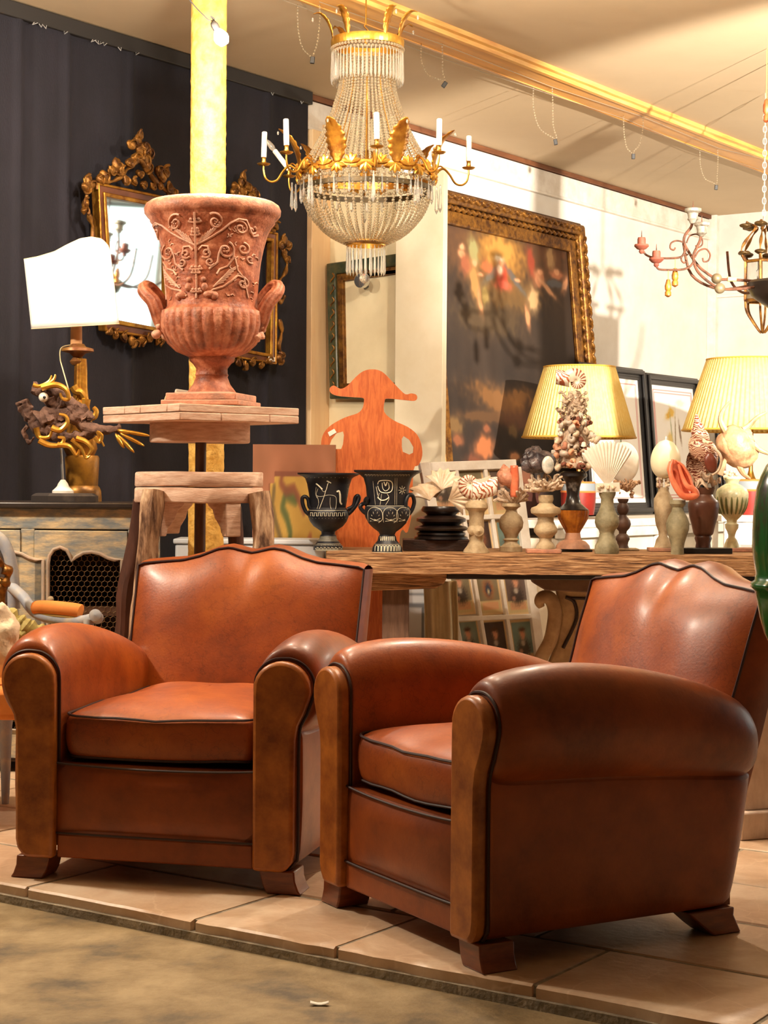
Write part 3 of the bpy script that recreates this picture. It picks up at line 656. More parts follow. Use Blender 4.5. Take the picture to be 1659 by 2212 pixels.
# ---- black vases
def on_surf(prof):
    pz = sorted([(z, r) for r, z in prof]); a = [p[0] for p in pz]; b = [p[1] for p in pz]
    def f(p, lift=.0006):
        r = interp(a, b, p.z)+lift; th = math.asin(max(-.98, min(.98, p.x/r))); return Vector((r*sin(th), -r*cos(th), p.z))
    return f
def vase(label, zx, lst, handles, deco):
    t = item('krater_vase', label, 'vase', zx, 7.46 if zx > 500 else 7.62, C7, 'pair of black figured vases')
    base = t.prof(lst, *C7, cx=zx); zmin = min(t.L(C7[0]+zx/C7[2], C7[1]+y/C7[2]).z for y, h in lst)
    inner = [(r*.93, z-.004) for r, z in base[::-1][1:9]]
    t.part('body', MB().lathe(base+inner, 56), black_clay, smooth=45)
    z_ = zl(t, C7); q = lambda x, y, dy=0: z_(x, y, dy)-Vector((0, 0, zmin))
    for P in handles:
        t.part('handle', MB().tube(smooth_path([q(*p) for p in P], 6), .0085, 10), black_clay)
    S = on_surf(base); dm = MB(); K = lambda x, y: S(q(x, y))
    def ln(pts, r=.0011, n=4, closed=False): dm.tube([K(*p) for p in (smooth_path([(a, b, 0) for a, b in pts], n) if n > 1 else [(a, b, 0) for a, b in pts])] if n > 1 else [K(*p) for p in pts], r, 4)
    def ln(pts, r=.0011, n=4):
        pp = [(v.x, v.y) for v in smooth_path([(a, b, 0) for a, b in pts], n)] if n > 1 else pts
        dm.tube([K(a, b) for a, b in pp], r, 4)
    deco(ln, lambda x, y, r=.0016: dm.ball(K(x, y), r, 0), K, dm)
    t.part('painted_decoration', dm, cream_line)['kind'] = 'stuff'
    return t
def ring_line(ln, cx, y, hw, r=.001): ln([(cx-hw+2*hw*i/24, y) for i in range(25)], r, 1)
def key(ln, x0, x1, y0, y1, n, r=.001):
    w = (x1-x0)/n; P = []
    for i in range(n):
        a = x0+i*w; P += [(a, y1), (a, y0), (a+.72*w, y0), (a+.72*w, y0+.66*(y1-y0)), (a+.36*w, y0+.66*(y1-y0)), (a+.36*w, y0+.4*(y1-y0))] if n > 6 else []
        if n > 6: ln(P[-6:], r, 1)
    for i in range(n): ln([(x0+i*w, y1), (x0+(i+1)*w, y1)], r, 1)
def deco_l(ln, dot, K, dm):
    for i in range(11): dot(190+i*26, 760)
    P = []
    for i in range(9):
        a = 212+i*25.5; P += [(a, 1003), (a, 983), (a+14, 983), (a+14, 1003)]
    ln(P, .0013, 1); ring_line(ln, 322, 968, 118)
    for i in range(12): dot(205+i*21, 1018, .001)
    ln([(270, 958), (300, 880), (330, 785)], .0014, 1); ln([(318, 782), (328, 785), (345, 795)], .003); ln([(250, 798), (268, 812), (290, 834)], .0035)
    for P in ([(262, 830), (250, 870), (280, 880), (330, 870), (372, 880), (378, 920), (372, 960)], [(258, 880), (265, 920), (255, 958)], [(340, 885), (338, 925), (345, 960)], [(280, 830), (300, 850), (318, 830), (322, 800)], [(250, 820), (246, 860), (255, 890)]): ln(P, .0007)
    ln([(380, 850), (394, 846), (402, 880), (402, 915), (410, 930)], .0042)
    for i in range(8): dot(450+(i % 2)*14, 805+i*13, .0015)
    ln([(458, 800), (456, 860), (446, 905)], .0008)
    key(ln, 245, 432, 1190, 1215, 8, .0012); ring_line(ln, 338, 1182, 82); ring_line(ln, 338, 1222, 90)
    for i in range(8): ring_line(ln, 325, 1136+i*4, 50+i*3, .0004)
def deco_r(ln, dot, K, dm):
    for i in range(16): ln([(560+i*18, 735), (560+i*18, 728), (570+i*18, 728), (570+i*18, 738)], .0008, 1)
    ln([(640, 790), (650, 770), (690, 765), (725, 772), (735, 800), (725, 835), (690, 845), (655, 835), (640, 800)], .002); ln([(668, 780), (672, 815), (690, 832), (712, 815), (708, 780)], .0016)
    ln([(680, 775), (690, 800), (700, 775)], .0025); ln([(640, 870), (660, 890), (690, 888), (712, 872)], .0026); ln([(650, 845), (640, 880)], .0012); ln([(630, 805), (640, 860)], .0014); ln([(700, 850), (712, 880), (690, 920)], .0012); ln([(665, 850), (655, 920)], .001)
    ln([(750, 750), (748, 920)], .0007, 1); ln([(762, 750), (760, 920)], .0007, 1); ln([(610, 770), (625, 920)], .0006, 1)
    for i in range(8): a = i*pi/4; ln([(795+6*cos(a), 827+7*sin(a)), (795+22*cos(a), 827+26*sin(a))], .0010, 1); dot(795+22*cos(a), 827+26*sin(a), .0014)
    ring_line(ln, 700, 927, 128, .0012); 
    for cx in (625, 722, 808):
        for k in range(9): a = R(-90+(k-4)*24); ln([(cx, 1020), (cx+34*cos(a), 1020+72*sin(a)*(1-.1*abs(k-4))*.95)], .0011, 1)
        ln([(cx-45, 1030), (cx-48, 970), (cx-25, 940), (cx+10, 938), (cx+40, 960), (cx+45, 1010), (cx+20, 1034)], .0011)
    for k in range(8): ln([(655+k*13, 1122), (660+k*12, 1150), (668+k*10, 1122)], .0012); ln([(622+k*21, 1215), (624+k*21, 1185), (633+k*20, 1180), (641+k*20, 1185), (640+k*20, 1215)], .0014)
    ring_line(ln, 700, 1172, 78, .001); ring_line(ln, 700, 1222, 92, .001)
vase('black vase painted with a centaur, the left of the pair of figured kraters', 322,
     [(730, 200), (740, 199), (750, 170), (765, 150), (800, 138), (850, 128), (900, 120), (950, 112), (965, 124), (980, 132), (1010, 130), (1040, 118), (1070, 95), (1090, 65), (1105, 44), (1122, 43), (1130, 52), (1150, 56), (1170, 72), (1190, 86), (1195, 94), (1222, 95)],
     [[(205, 1000), (178, 975), (160, 930), (158, 892), (176, 882), (194, 900), (202, 945), (222, 962)], [(440, 1000), (470, 975), (505, 930), (520, 892), (512, 876), (496, 890), (484, 940), (446, 962)]], deco_l)
vase('black vase painted with palmettes, taller right one of the figured krater pair', 700,
     [(700, 218), (712, 215), (725, 185), (750, 155), (800, 140), (850, 135), (900, 130), (925, 130), (935, 143), (960, 147), (1000, 142), (1040, 120), (1070, 90), (1095, 56), (1112, 48), (1125, 56), (1150, 62), (1175, 84), (1195, 94), (1222, 98)],
     [[(590, 985, 0), (555, 970), (528, 935), (545, 915), (575, 905, -.03), (572, 880, -.05), (560, 895, -.02), (570, 925)], [(790, 985, -.03), (815, 965, -.04), (818, 910, -.05), (835, 862, -.04), (862, 862, -.02), (873, 905), (858, 955), (835, 985)]], deco_r)
# ---- shell makers
def seashell(mb, M, turns=5, grow=1.8, R0=.5, rr=.5, H=1.4, sx=1.0, n=14, spt=22, ribs=0, ribamp=.1, knob=0):
    st = len(mb.v); b = math.log(grow)/(2*pi); N = int(turns*spt); vs = []
    for i in range(N+1):
        th = 2*pi*turns*i/N; e = exp(b*(th-2*pi*turns))
        for k in range(n):
            a = 2*pi*k/n; q = rr*e*(1+(ribamp*cos(th*ribs) if ribs else 0)+(knob*max(0, cos(a-.6))**4*max(0, cos(th*7)) if knob else 0))
            rad = R0*e+q*cos(a); vs.append((rad*cos(th), rad*sin(th)*sx, -H*e+q*sin(a)*1.15))
    mb.add(vs, [(i*n+k, i*n+(k+1) % n, (i+1)*n+(k+1) % n, (i+1)*n+k) for i in range(N) for k in range(n)]); mb.xf(M, st); return mb
def nautilus(mb, M, turns=2.1):
    st = len(mb.v); b = math.log(3.0)/(2*pi); N = int(turns*110); n = 28; vs = []
    for i in range(N+1):
        th = 2*pi*turns*i/N; e = exp(b*(th-2*pi*turns)); c = .62*e; q = .52*e
        for k in range(n):
            a = 2*pi*k/n; rad = c+q*cos(a)*(.98)
            f_ = i/N; st_ = sin(th*17+1.6*cos(a)+1.5*noise.noise((th*2, cos(a), sin(a)))) > .15 and f_ < .90-.22*(cos(a) < -.2)*0 and cos(a) > -.55+.5*max(0, f_-.7)*3
            mb.cols = getattr(mb, 'cols', []); mb.cols.append((150, 74, 44) if st_ else (236, 222, 200)); vs.append((rad*cos(th), .62*q*sin(a)*1.1, rad*sin(th)))
    mb.add(vs, [(i*n+k, i*n+(k+1) % n, (i+1)*n+(k+1) % n, (i+1)*n+k) for i in range(N) for k in range(n)]); mb.xf(M, st); return mb
def colmesh(mb, name):
    me = mb.mesh(name, 80); ca = me.color_attributes.new('Col', 'FLOAT_COLOR', 'POINT')
    for i, c in enumerate(mb.cols): ca.data[i].color = lin(c)
    return me
naut_c = vcol('nautilus_shell_stripes', .35, coat=.3)
def coral(mb, c, size, nb=14, r=.006, up=.4, seed=1):
    rnd = random.Random(seed); c = Vector(c)
    for i in range(nb):
        a = rnd.uniform(0, 2*pi); d = Vector((cos(a), .6*sin(a), rnd.uniform(-.2, 1)*up+.15)).normalized(); p = c.copy(); P = [p.copy()]
        for k in range(5):
            d = (d+Vector((rnd.uniform(-.6, .6), rnd.uniform(-.6, .6), rnd.uniform(-.3, .6)))*.6).normalized(); p = p+d*size/5; P.append(p.copy())
            if k > 0 and rnd.random() < .7:
                e = (d+Vector((rnd.uniform(-1, 1), rnd.uniform(-1, 1), rnd.uniform(-.6, 1)))).normalized(); mb.tube([p, p+e*size*.16, p+e*size*.25], [r*.7, r*.75, r*.5], 5)
        mb.tube(P, [r*1.1, r, r, r*.9, r*.9, r*.6], 6)
    return mb
def place(c, s, rx=0, ry=0, rz=0):
    S3 = Matrix.Diagonal((*(s if hasattr(s, '__len__') else (s, s, s)), 1))
    return Matrix.Translation(c) @ Matrix.Rotation(R(rz), 4, 'Z') @ Matrix.Rotation(R(ry), 4, 'Y') @ Matrix.Rotation(R(rx), 4, 'X') @ S3
naut_m = stripes('nautilus_stripes', (246, 236, 220), (168, 84, 50), 34, dist=7, direction='X', ramp=(.58, .66))
naut_w = stripes('nautilus_pale', (250, 244, 232), (176, 92, 56), 26, dist=9, direction='DIAGONAL', ramp=(.66, .74))
pinkm = mat('pink_conch_shell', (214, 158, 130), (164, 98, 74), 26, .45, bump=.4, bscale=50, c3=(196, 134, 106))
coralpink = mat('salmon_shell', (244, 150, 112), (226, 108, 74), 14, .3, coat=.4)
tritonm = stripes('triton_pattern', (214, 180, 150), (116, 54, 36), 30, dist=16, direction='Z', ramp=(.46, .58))
darkshell = mat('dark_murex', (52, 44, 46), (120, 100, 96), 30, .4, bump=.8, bscale=40, coat=.2, ramp=(.45, .75))
spider = mat('spider_conch_shell', (178, 140, 102), (128, 86, 58), 18, .5, bump=.4, bscale=45)
def lath(t, crop, zx, lst, m, name='base', n=32, mod=None, z0=None):
    zb = z0 if z0 is not None else 0
    zmin = t.L(crop[0]+zx/crop[2], crop[1]+lst[-1][0]/crop[2]).z
    pr = [(max(h/crop[2]*t.k, .0004), t.L(crop[0]+zx/crop[2], crop[1]+y/crop[2]).z) for y, h in lst][::-1]
    if z0 is not None: pr = [(r, z-zmin+z0) for r, z in pr]
    c = t.L(crop[0]+zx/crop[2], crop[1]+lst[-1][0]/crop[2])
    return t.part(name, MB().lathe(pr, n, (c.x, 0, 0), mod=mod), m, smooth=45)
def block(t, crop, x0, x1, y0, m, name='plinth', d=.05):
    a = zl(t, crop)(x0, y0); b = zl(t, crop)(x1, y0); return t.part(name, MB().box(a.x, b.x, -d, d, 0, a.z).jitter(.002, 30), m, bevel=.003)
# a. clams on dark stand
t = item('clam_display', 'cluster of ruffled clam shells on a dark ringed wooden stand', 'shell display', 1030, 7.68, C7); q = zl(t, C7)
block(t, C7, 800, 1225, 1137, darkwood, 'block', .09)
lath(t, C7, 1045, [(930, 118), (950, 128), (962, 124), (975, 100), (985, 92), (998, 140), (1008, 158), (1025, 157), (1035, 130), (1048, 118), (1058, 160), (1068, 172), (1080, 168), (1090, 138), (1098, 156), (1108, 158), (1116, 148), (1124, 170), (1137, 172)], mat('black_turned_wood', (36, 24, 20), (20, 13, 11), 8, .35, coat=.3), 'turned_stand', z0=q(1045, 1137).z)
def clam(name, c, w, h, d, ribs, rot, m):
    def f(u, v):
        a = (u-.5)*2.3; rad = v; wav = .15*cos(u*ribs*2*pi)*v*v
        return Vector((w*rad*sin(a)*(1+wav), -d*sin(pi*min(v, 1)*.55)*(1-.5*(2*u-1)**2)+wav*d*.6, h*rad*cos(a)*(1+wav)-h*.3))
    mb = MB().grid(f, 48, 14); mb.xf(Matrix.Translation(c) @ Matrix.Rotation(R(rot[2]), 4, 'Z') @ Matrix.Rotation(R(rot[1]), 4, 'Y') @ Matrix.Rotation(R(rot[0]), 4, 'X')); return t.part(name, mb, m, solid=.006, smooth=60, fix=False)
clam('clam_shell', q(955, 880, -.03), .085, .09, .045, 4, (-72, -10, 25), ivory)
clam('clam_shell', q(1060, 800, .0), .085, .085, .045, 6, (-48, 12, -15), ivory)
clam('clam_shell', q(1125, 880, -.05), .075, .085, .05, 6, (-20, 75, 0), ivory)
clam('clam_shell', q(1010, 860, .03), .08, .08, .045, 5, (-65, -20, 0), ivory)
# b. nautilus on roller stone
t = item('nautilus_shell', 'striped nautilus shell on a stone roller base, beside the clam cluster', 'shell display', 1270, 7.45, C7); q = zl(t, C7)
lath(t, C7, 1270, [(888, 48), (905, 70), (935, 74), (945, 66), (960, 52), (1000, 46), (1040, 50), (1120, 48), (1150, 45), (1180, 60), (1205, 80), (1222, 86)], stone, 'stone_base', z0=0)
rm = Matrix.Rotation(pi/2, 4, 'X'); c = q(1275, 1085)
t.part('stone_roller', MB().lathe([(.0004, -.055), (.006, -.054), (.008, -.046), (.014, -.044), (.016, -.036), (.021, -.034), (.023, .034), (.016, .036), (.0004, .05)], 28, c+Vector((.005, -.008, 0)), M=rm), stone, smooth=35)
t.part('stone_roller', MB().lathe([(.0004, -.05), (.018, -.048), (.020, .03), (.0004, .04)], 24, c+Vector((-.022, 0, .002)), M=Matrix.Rotation(R(70), 4, 'Y') @ rm), stone, smooth=35)
t.part('shell', colmesh(nautilus(MB(), place(q(1232, 785), (.082, .085, .082), 0, 12, 0)), 'shell'), naut_c)
mb = MB().grid(lambda u, v: q(1290, 830)+Vector((lerp(-.03, .075, v)*1, -.04*cos((u-.5)*3)*(1-.3*v), .045*sin((u-.5)*3)*(1-.15*v)+.022*v)), 14, 8); t.part('shell_mouth', mb, naut_w, solid=.003, fix=False)
cr = MB(); [cr.ball(q(1270+30*cos(k), 893, -.012+.02*sin(k*2)), .006, 1) for k in range(9)]; t.part('mortar_beads', cr.jitter(.003, 90), ivory)
# c. pinkish conch on stone urn
t = item('conch_on_urn', 'ribbed pinkish conch with orange lip and coral on a small round stone urn', 'shell display', 1492, 7.62, C7); q = zl(t, C7)
lath(t, C7, 1492, [(918, 55), (938, 60), (948, 45), (960, 33), (980, 40), (1005, 68), (1040, 79), (1075, 74), (1110, 50), (1140, 38), (1150, 52), (1160, 40), (1175, 44), (1190, 60), (1195, 72), (1225, 73)], stone, 'stone_urn', z0=0)
t.part('shell', seashell(MB(), place(q(1445, 655), (.050, .050, .062), 0, -8, 0), 5, 1.7, .42, .56, 1.2, ribs=12, ribamp=.04, knob=.1), pinkm, smooth=60)
t.part('shell_lip', MB().grid(lambda u, v: q(lerp(1535, 1490, v), lerp(668, 870, u), -.03)+Vector((.006*sin(u*pi)*(1-v), -.012*sin(v*pi), 0)), 12, 6), coralpink, solid=.004, fix=False)
t.part('coral', coral(MB(), q(1510, 905), .075, 18, .009, .4, 4), coralm, smooth=60)
# d. dark murex on coral on stone vase
t = item('dark_shell', 'dark spiny murex shell with pearly mouth on white coral and a stone vase', 'shell display', 232, 7.46, C8); q = zl(t, C8)
block(t, C8, 110, 330, 1262, terracotta, 'terracotta_plinth', .05)
lath(t, C8, 232, [(918, 46), (945, 50), (970, 42), (988, 60), (1000, 92), (1015, 98), (1035, 94), (1048, 70), (1060, 52), (1085, 52), (1110, 62), (1135, 76), (1155, 74), (1175, 58), (1195, 38), (1215, 40), (1238, 58), (1262, 62)], stone, 'stone_vase', z0=q(232, 1262).z)
t.part('shell', seashell(MB(), place(q(105, 625), .078, 15, -48, 0) @ Matrix.Rotation(2.5, 4, 'Z'), 4.5, 1.9, .42, .55, 1.15, knob=.7), darkshell, smooth=45)
t.part('shell_mouth', MB().ball(q(248, 725, -.06), (.026, .014, .038), 2), mat('pearly_mouth', (222, 218, 206), (160, 160, 150), 30, .2, coat=.5))
t.part('coral', coral(MB(), q(235, 885), .075, 32, .0085, .5, 9), coralm, smooth=60)
# e. shell tower
t = item('shell_tower', 'tall tower of mixed shells topped by a nautilus on a black and amber urn', 'shell display', 408, 7.68, C8); q = zl(t, C8)
block(t, C8, 290, 525, 1262, blackwood, 'plinth', .055)
lath(t, C8, 408, [(1160, 46), (1185, 50), (1205, 55), (1215, 82), (1240, 106), (1262, 112)], mat('pink_stone', (204, 150, 118), (150, 110, 88), 12, .6), 'foot', z0=q(408, 1262).z)
lath(t, C8, 408, [(1015, 98), (1030, 98), (1070, 91), (1110, 70), (1145, 50), (1160, 44)], mat('amber_glaze', (204, 126, 36), (132, 66, 14), 20, .35, coat=.4), 'amber_bowl', n=96, mod=lambda a, z, j: 1+.06*abs(sin(a*9)), z0=q(408, 1160).z)
lath(t, C8, 408, [(765, 60), (780, 88), (798, 90), (812, 70), (830, 55), (870, 44), (920, 40), (970, 52), (995, 80), (1010, 100), (1017, 98)], mat('black_and_silver_stem', (34, 28, 26), (170, 160, 150), 12, .3, ramp=(.55, .75), coat=.3), 'stem', z0=q(408, 1017).z)
kinds = [ivory, pinkm, mat('peach_shell', (228, 172, 136), (206, 140, 104), 30, .4), white_shell, mat('brown_shell', (150, 88, 66), (108, 60, 46), 30, .45, bump=.4), stripes('speckled_shell', (238, 224, 204), (112, 84, 66), 90, dist=12), coralm]
sh_meshes = []
for k in range(4):
    mb = MB()
    if k == 0: seashell(mb, Matrix.Identity(4), 3, 1.9, .42, .55, .9, n=8, spt=12, knob=.3)
    elif k == 1: seashell(mb, Matrix.Identity(4), 4, 1.7, .42, .5, 1.9, n=8, spt=11)
    elif k == 2: seashell(mb, Matrix.Identity(4), 3, 2.0, .5, .5, .3, n=8, spt=12)
    else: coral(mb, (0, 0, -.5), 1.4, 7, .16, .8, 3)
    sh_meshes.append(mb)
core = MB(); core.lathe([(150/2.968*t.k*.6, q(400, 745).z), (140/2.968*t.k*.6, q(400, 600).z), (100/2.968*t.k*.55, q(400, 450).z), (75/2.968*t.k*.7, q(400, 300).z), (60/2.968*t.k*.6, q(400, 250).z)], 20); t.part('core', core, coralm)
cachem = {}
rnd = random.Random(12); zy = 760
for i in range(120):
    f = i/119; y = lerp(755, 262, f); hw = interp([260, 350, 480, 600, 720, 760], [62, 70, 88, 108, 122, 104], y)/2.968*t.k
    a = i*2.39996; a = -pi/2+((a+pi) % (2*pi)-pi)*.72
    c = Vector((hw*cos(a), hw*sin(a), q(400, y).z)); k = rnd.choice([0, 0, 1, 1, 2, 2, 2]) if y > 420 else rnd.choice([3, 3, 1, 0]); mt = rnd.choice(kinds[:6]+[ivory, white_shell, kinds[2]]) if y > 420 else rnd.choice([ivory, white_shell, coralm, coralm])
    key_ = (k, mt.name)
    if key_ not in cachem: me = sh_meshes[k].mesh('shell', 60); me.materials.append(mt); cachem[key_] = me
    o = put('shell', cachem[key_], mt, t); s_ = rnd.uniform(.016, .027)*(.72 if y < 420 else 1); o.location = c; o.scale = (s_, s_, s_); o.rotation_euler = (rnd.uniform(0, 6), rnd.uniform(0, 6), rnd.uniform(0, 6))
t.part('nautilus', colmesh(nautilus(MB(), place(q(430, 190), (.068, .06, .068), 0, -150, 0)), 'nautilus'), naut_c)
t.part('nautilus_mouth', MB().grid(lambda u, v: q(lerp(385, 300, v), lerp(130, 225, u)-18*v, -.032*sin(u*pi)), 10, 8), naut_w, solid=.003, fix=False)
# f. scallops
def scallop(t, name, c, w, h, ry=0, ribs=15):
    def f(u, v):
        a = (u-.5)*2.15; rb = 1+.025*cos((u-.5)*ribs*2*pi)*v
        return Vector((w*v*sin(a)*rb, -.028*sin(v*pi*.62)*(cos(a*.75))-.0025*cos((u-.5)*ribs*2*pi)*v, h*v*(.30+.70*cos(a*.82))*rb))
    mb = MB().grid(f, 100, 14); n = len(mb.v)
    mb.box(-w*.42, w*.42, -.006, .004, -h*.10, h*.10)
    mb.xf(Matrix.Translation(c) @ Matrix.Rotation(R(ry), 4, 'Y')); return t.part(name, mb, white_shell, solid=.0025, fix=False, smooth=60)
t = item('scallop_shell', 'white scallop shell on a grey green stone baluster', 'shell display', 625, 7.46, C8); q = zl(t, C8)
lath(t, C8, 625, [(885, 55), (905, 53), (930, 40), (970, 42), (1010, 55), (1045, 75), (1080, 79), (1110, 70), (1130, 52), (1150, 46), (1170, 50), (1200, 60), (1230, 76), (1260, 80), (1280, 76)], stone_g, 'baluster', z0=0)
scallop(t, 'shell', q(630, 870, -.02), 182/2.968*t.k, 290/2.968*t.k, -3)
mb = MB(); [mb.ball(q(625+52*cos(k*.7), 868+8*sin(k*1.9), -.022+.012*sin(k)), .0075, 1) for k in range(18)]; t.part('small_shells', mb, ivory)
# g. disc shell on dark turned baluster
t = item('round_white_shell', 'round white shell and coral on a dark turned baluster behind the scallop', 'shell display', 727, 7.84, C8); q = zl(t, C8)
block(t, C8, 690, 825, 1258, stone, 'stone_plinth', .05)
lath(t, C8, 727, [(942, 36), (955, 34), (970, 25), (990, 38), (1010, 40), (1030, 34), (1045, 22), (1058, 28), (1080, 46), (1105, 52), (1130, 44), (1150, 26), (1165, 24), (1180, 40), (1200, 46), (1220, 36), (1240, 34), (1258, 42)], mat('brown_turned_wood', (96, 68, 52), (62, 42, 32), 12, .55), 'baluster', z0=q(727, 1258).z)
t.part('shell', MB().ball(q(735, 708, .02), (98/2.968*t.k, .022, 132/2.968*t.k), 3), white_shell)
mb = coral(MB(), q(755, 890, -.01), .05, 20, .006, .5, 21)
for k in range(24): mb.ball(q(745+rnd.uniform(-80, 90), 880+rnd.uniform(-50, 50), rnd.uniform(-.03, .02)), rnd.uniform(.005, .009), 1)
t.part('coral', mb.jitter(.003, 70), mat('tan_coral', (214, 180, 146), (160, 118, 88), 30, .6, bump=.4), smooth=60)
# h. ostrich egg
t = item('ostrich_egg', 'cream egg on coral beads and a slim stone goblet base', 'egg', 985, 7.76, C8); q = zl(t, C8)
block(t, C8, 893, 1085, 1254, mat('pink_stone', (204, 150, 118)), 'plinth', .05)
lath(t, C8, 985, [(868, 36), (890, 34), (905, 40), (932, 54), (940, 60), (1000, 60), (1040, 54), (1085, 51), (1110, 46), (1150, 30), (1180, 27), (1205, 44), (1240, 52), (1254, 58)], stone, 'stone_goblet', z0=q(985, 1254).z)
c = q(1003, 690); ec = MB().lathe([(96/2.968*t.k*sqrt(max(0.0005, 1-(s*1.0)**2))*(1-.10*s), c.z+s*128/2.968*t.k) for s in [-1+i/9 for i in range(19)]]+[(.003, c.z+140/2.968*t.k), (.002, c.z+147/2.968*t.k)], 32, (c.x, 0, 0)); t.part('egg_shell', ec, mat('egg_cream', (244, 236, 204), (236, 226, 190), 5, .4))
mb = MB(); [mb.ball(q(985+36*cos(k*.9), 838+24*sin(k*2.3), -.01+.012*sin(k*1.7)), .0072, 1) for k in range(26)]; t.part('coral_beads', mb, ivory)
# i. salmon bullmouth
t = item('salmon_shell', 'salmon pink open shell leaning on a small grey stone vase', 'shell display', 1078, 7.44, C8); q = zl(t, C8)
lath(t, C8, 1078, [(938, 48), (962, 52), (975, 42), (985, 35), (1010, 40), (1045, 60), (1085, 74), (1125, 73), (1170, 58), (1215, 45), (1250, 40), (1285, 43)], stone_g, 'stone_vase', z0=0)
mb = MB()
def bm_(u, v):
    a = (u-.5)*4.6; w = interp([0, .15, .5, .85, 1], [.3, .8, 1, .8, .35], v); p = q(lerp(1045, 1150, v), lerp(700, 930, v), -.01)
    return p+Vector((.042*w*sin(a), .030*w*cos(a)-.01, .016*w*sin(a)*.7))
t.part('shell', mb.grid(bm_, 22, 12), coralpink, solid=.006, fix=False, smooth=70)
t.part('shell_rim', MB().tube(smooth_path([q(*p) for p in [(1050, 690, -.04), (1035, 740, -.045), (1040, 800, -.05), (1065, 860, -.05), (1110, 920, -.045), (1160, 930, -.035), (1200, 915, -.02), (1180, 880, -.03), (1140, 860, -.04), (1110, 800, -.035), (1085, 720, -.03)]], 5), [.006+.009*sin(pi*i/50) for i in range(51)], 10), coralpink)
# j. triton
t = item('triton_shell', 'tall speckled triton shell on a brown urn with a dark plinth', 'shell display', 1243, 7.58, C8); q = zl(t, C8)
block(t, C8, 1090, 1415, 1254, blackwood, 'plinth', .06)
lath(t, C8, 1243, [(870, 74), (895, 66), (915, 58), (935, 70), (952, 90), (970, 99), (1000, 99), (1060, 90), (1110, 76), (1155, 66), (1168, 62), (1180, 50), (1195, 56), (1225, 46), (1254, 50)], brownjar, 'brown_urn', z0=q(1243, 1254).z)
apex = q(1196, 385)
t.part('shell', seashell(MB(), place(apex, .084, 0, -9, 0) @ Matrix.Diagonal((1, 1, 1.35, 1)), 6.4, 1.62, .42, .58, 2.05, n=18, spt=26, ribs=9, ribamp=.03), tritonm, smooth=70)
t.part('shell_mouth', MB().ball(q(1292, 712, -.07), (.027, .015, .046), 2, Matrix.Rotation(R(-14), 3, 'Y')), mat('brown_mouth', (120, 60, 42), (90, 42, 30), 10, .3, coat=.3))
t.part('shell_lip', MB().tube(smooth_path([q(*p) for p in [(1300, 610, -.075), (1345, 650, -.07), (1360, 700, -.07), (1340, 760, -.07), (1300, 790, -.07)]], 5), .006, 8), ivory)
mb = MB()
for k, (x, y) in enumerate([(1150, 800), (1130, 830), (1200, 840), (1260, 800), (1300, 830), (1340, 830), (1240, 850), (1170, 850)]):
    mb.grid(lambda u, v: q(x, y, -.03)+Vector(((u-.5)*.045*cos(k), (v-.5)*.03-.012*sin(u*3+k), (v-.5)*.035*sin(k+1)+.012*sin(u*5+k))), 7, 5)
t.part('coral_fragments', mb.jitter(.004, 50), coralm, solid=.005, fix=False)
# k. spider conch
t = item('spider_conch', 'horned spider conch on a cream and green fluted vase', 'shell display', 1425, 7.80, C8); q = zl(t, C8)
block(t, C8, 1405, 1570, 1256, terracotta, 'terracotta_plinth', .05)
lath(t, C8, 1425, [(800, 48), (815, 56), (830, 42), (845, 40), (860, 66), (880, 92), (905, 104), (930, 104), (960, 100), (1000, 90), (1040, 70), (1065, 48), (1080, 34), (1095, 30), (1105, 44), (1130, 42), (1150, 30), (1175, 22), (1190, 22), (1205, 34), (1230, 44), (1256, 48)], mat('cream_green_majolica', (226, 218, 174), (132, 138, 84), 12, .4, coat=.3, ramp=(.45, .7)), 'fluted_vase', z0=q(1425, 1256).z)
mb = MB()
for k in range(18):
    a = 2*pi*k/18; w = lambda y: interp([925, 960, 1000, 1040], [104, 101, 91, 72], y)/2.968*t.k+.001
    mb.tube([Vector((w(y)*cos(a)+q(1425, 900).x, w(y)*sin(a), q(1425, y).z)) for y in (930, 950, 975, 1000, 1020, 1040)], [.001, .004, .0045, .0045, .004, .002], 6)
t.part('flutes', mb, mat('olive_glaze', (112, 116, 66), rough=.4))
sb = seashell(MB(), place(q(1545, 490, .0), .112, 0, 42, 0) @ Matrix.Diagonal((1, .75, 1, 1)), 4, 1.8, .42, .55, 1.0, knob=.25)
sb.ball(q(1450, 630), (.10, .06, .066), 3, Matrix.Rotation(R(40), 3, 'Y'))
t.part('shell', sb.jitter(.006, 25), spider, smooth=70)
for k, P in enumerate([[(1395, 520), (1365, 470), (1355, 420), (1380, 360), (1418, 318)], [(1500, 500), (1540, 470), (1590, 420), (1650, 388)], [(1560, 590), (1610, 630), (1680, 660)], [(1350, 790), (1375, 720), (1400, 650)], [(1470, 720), (1500, 780), (1545, 815)]]):
    n_ = (len(P)-1)*5+1; t.part('horn', MB().tube(smooth_path([q(x, y, -.01) for x, y in P], 5), [lerp(.017, .004, i/n_)*(1 if k != 3 else 1) for i in range(n_)], 8), spider)
mb = MB(); [mb.ball(q(1420+38*cos(k*.8), 785+16*sin(k*1.9), -.012+.012*sin(k)), .0085, 1) for k in range(16)]; t.part('small_shells', mb, ivory)
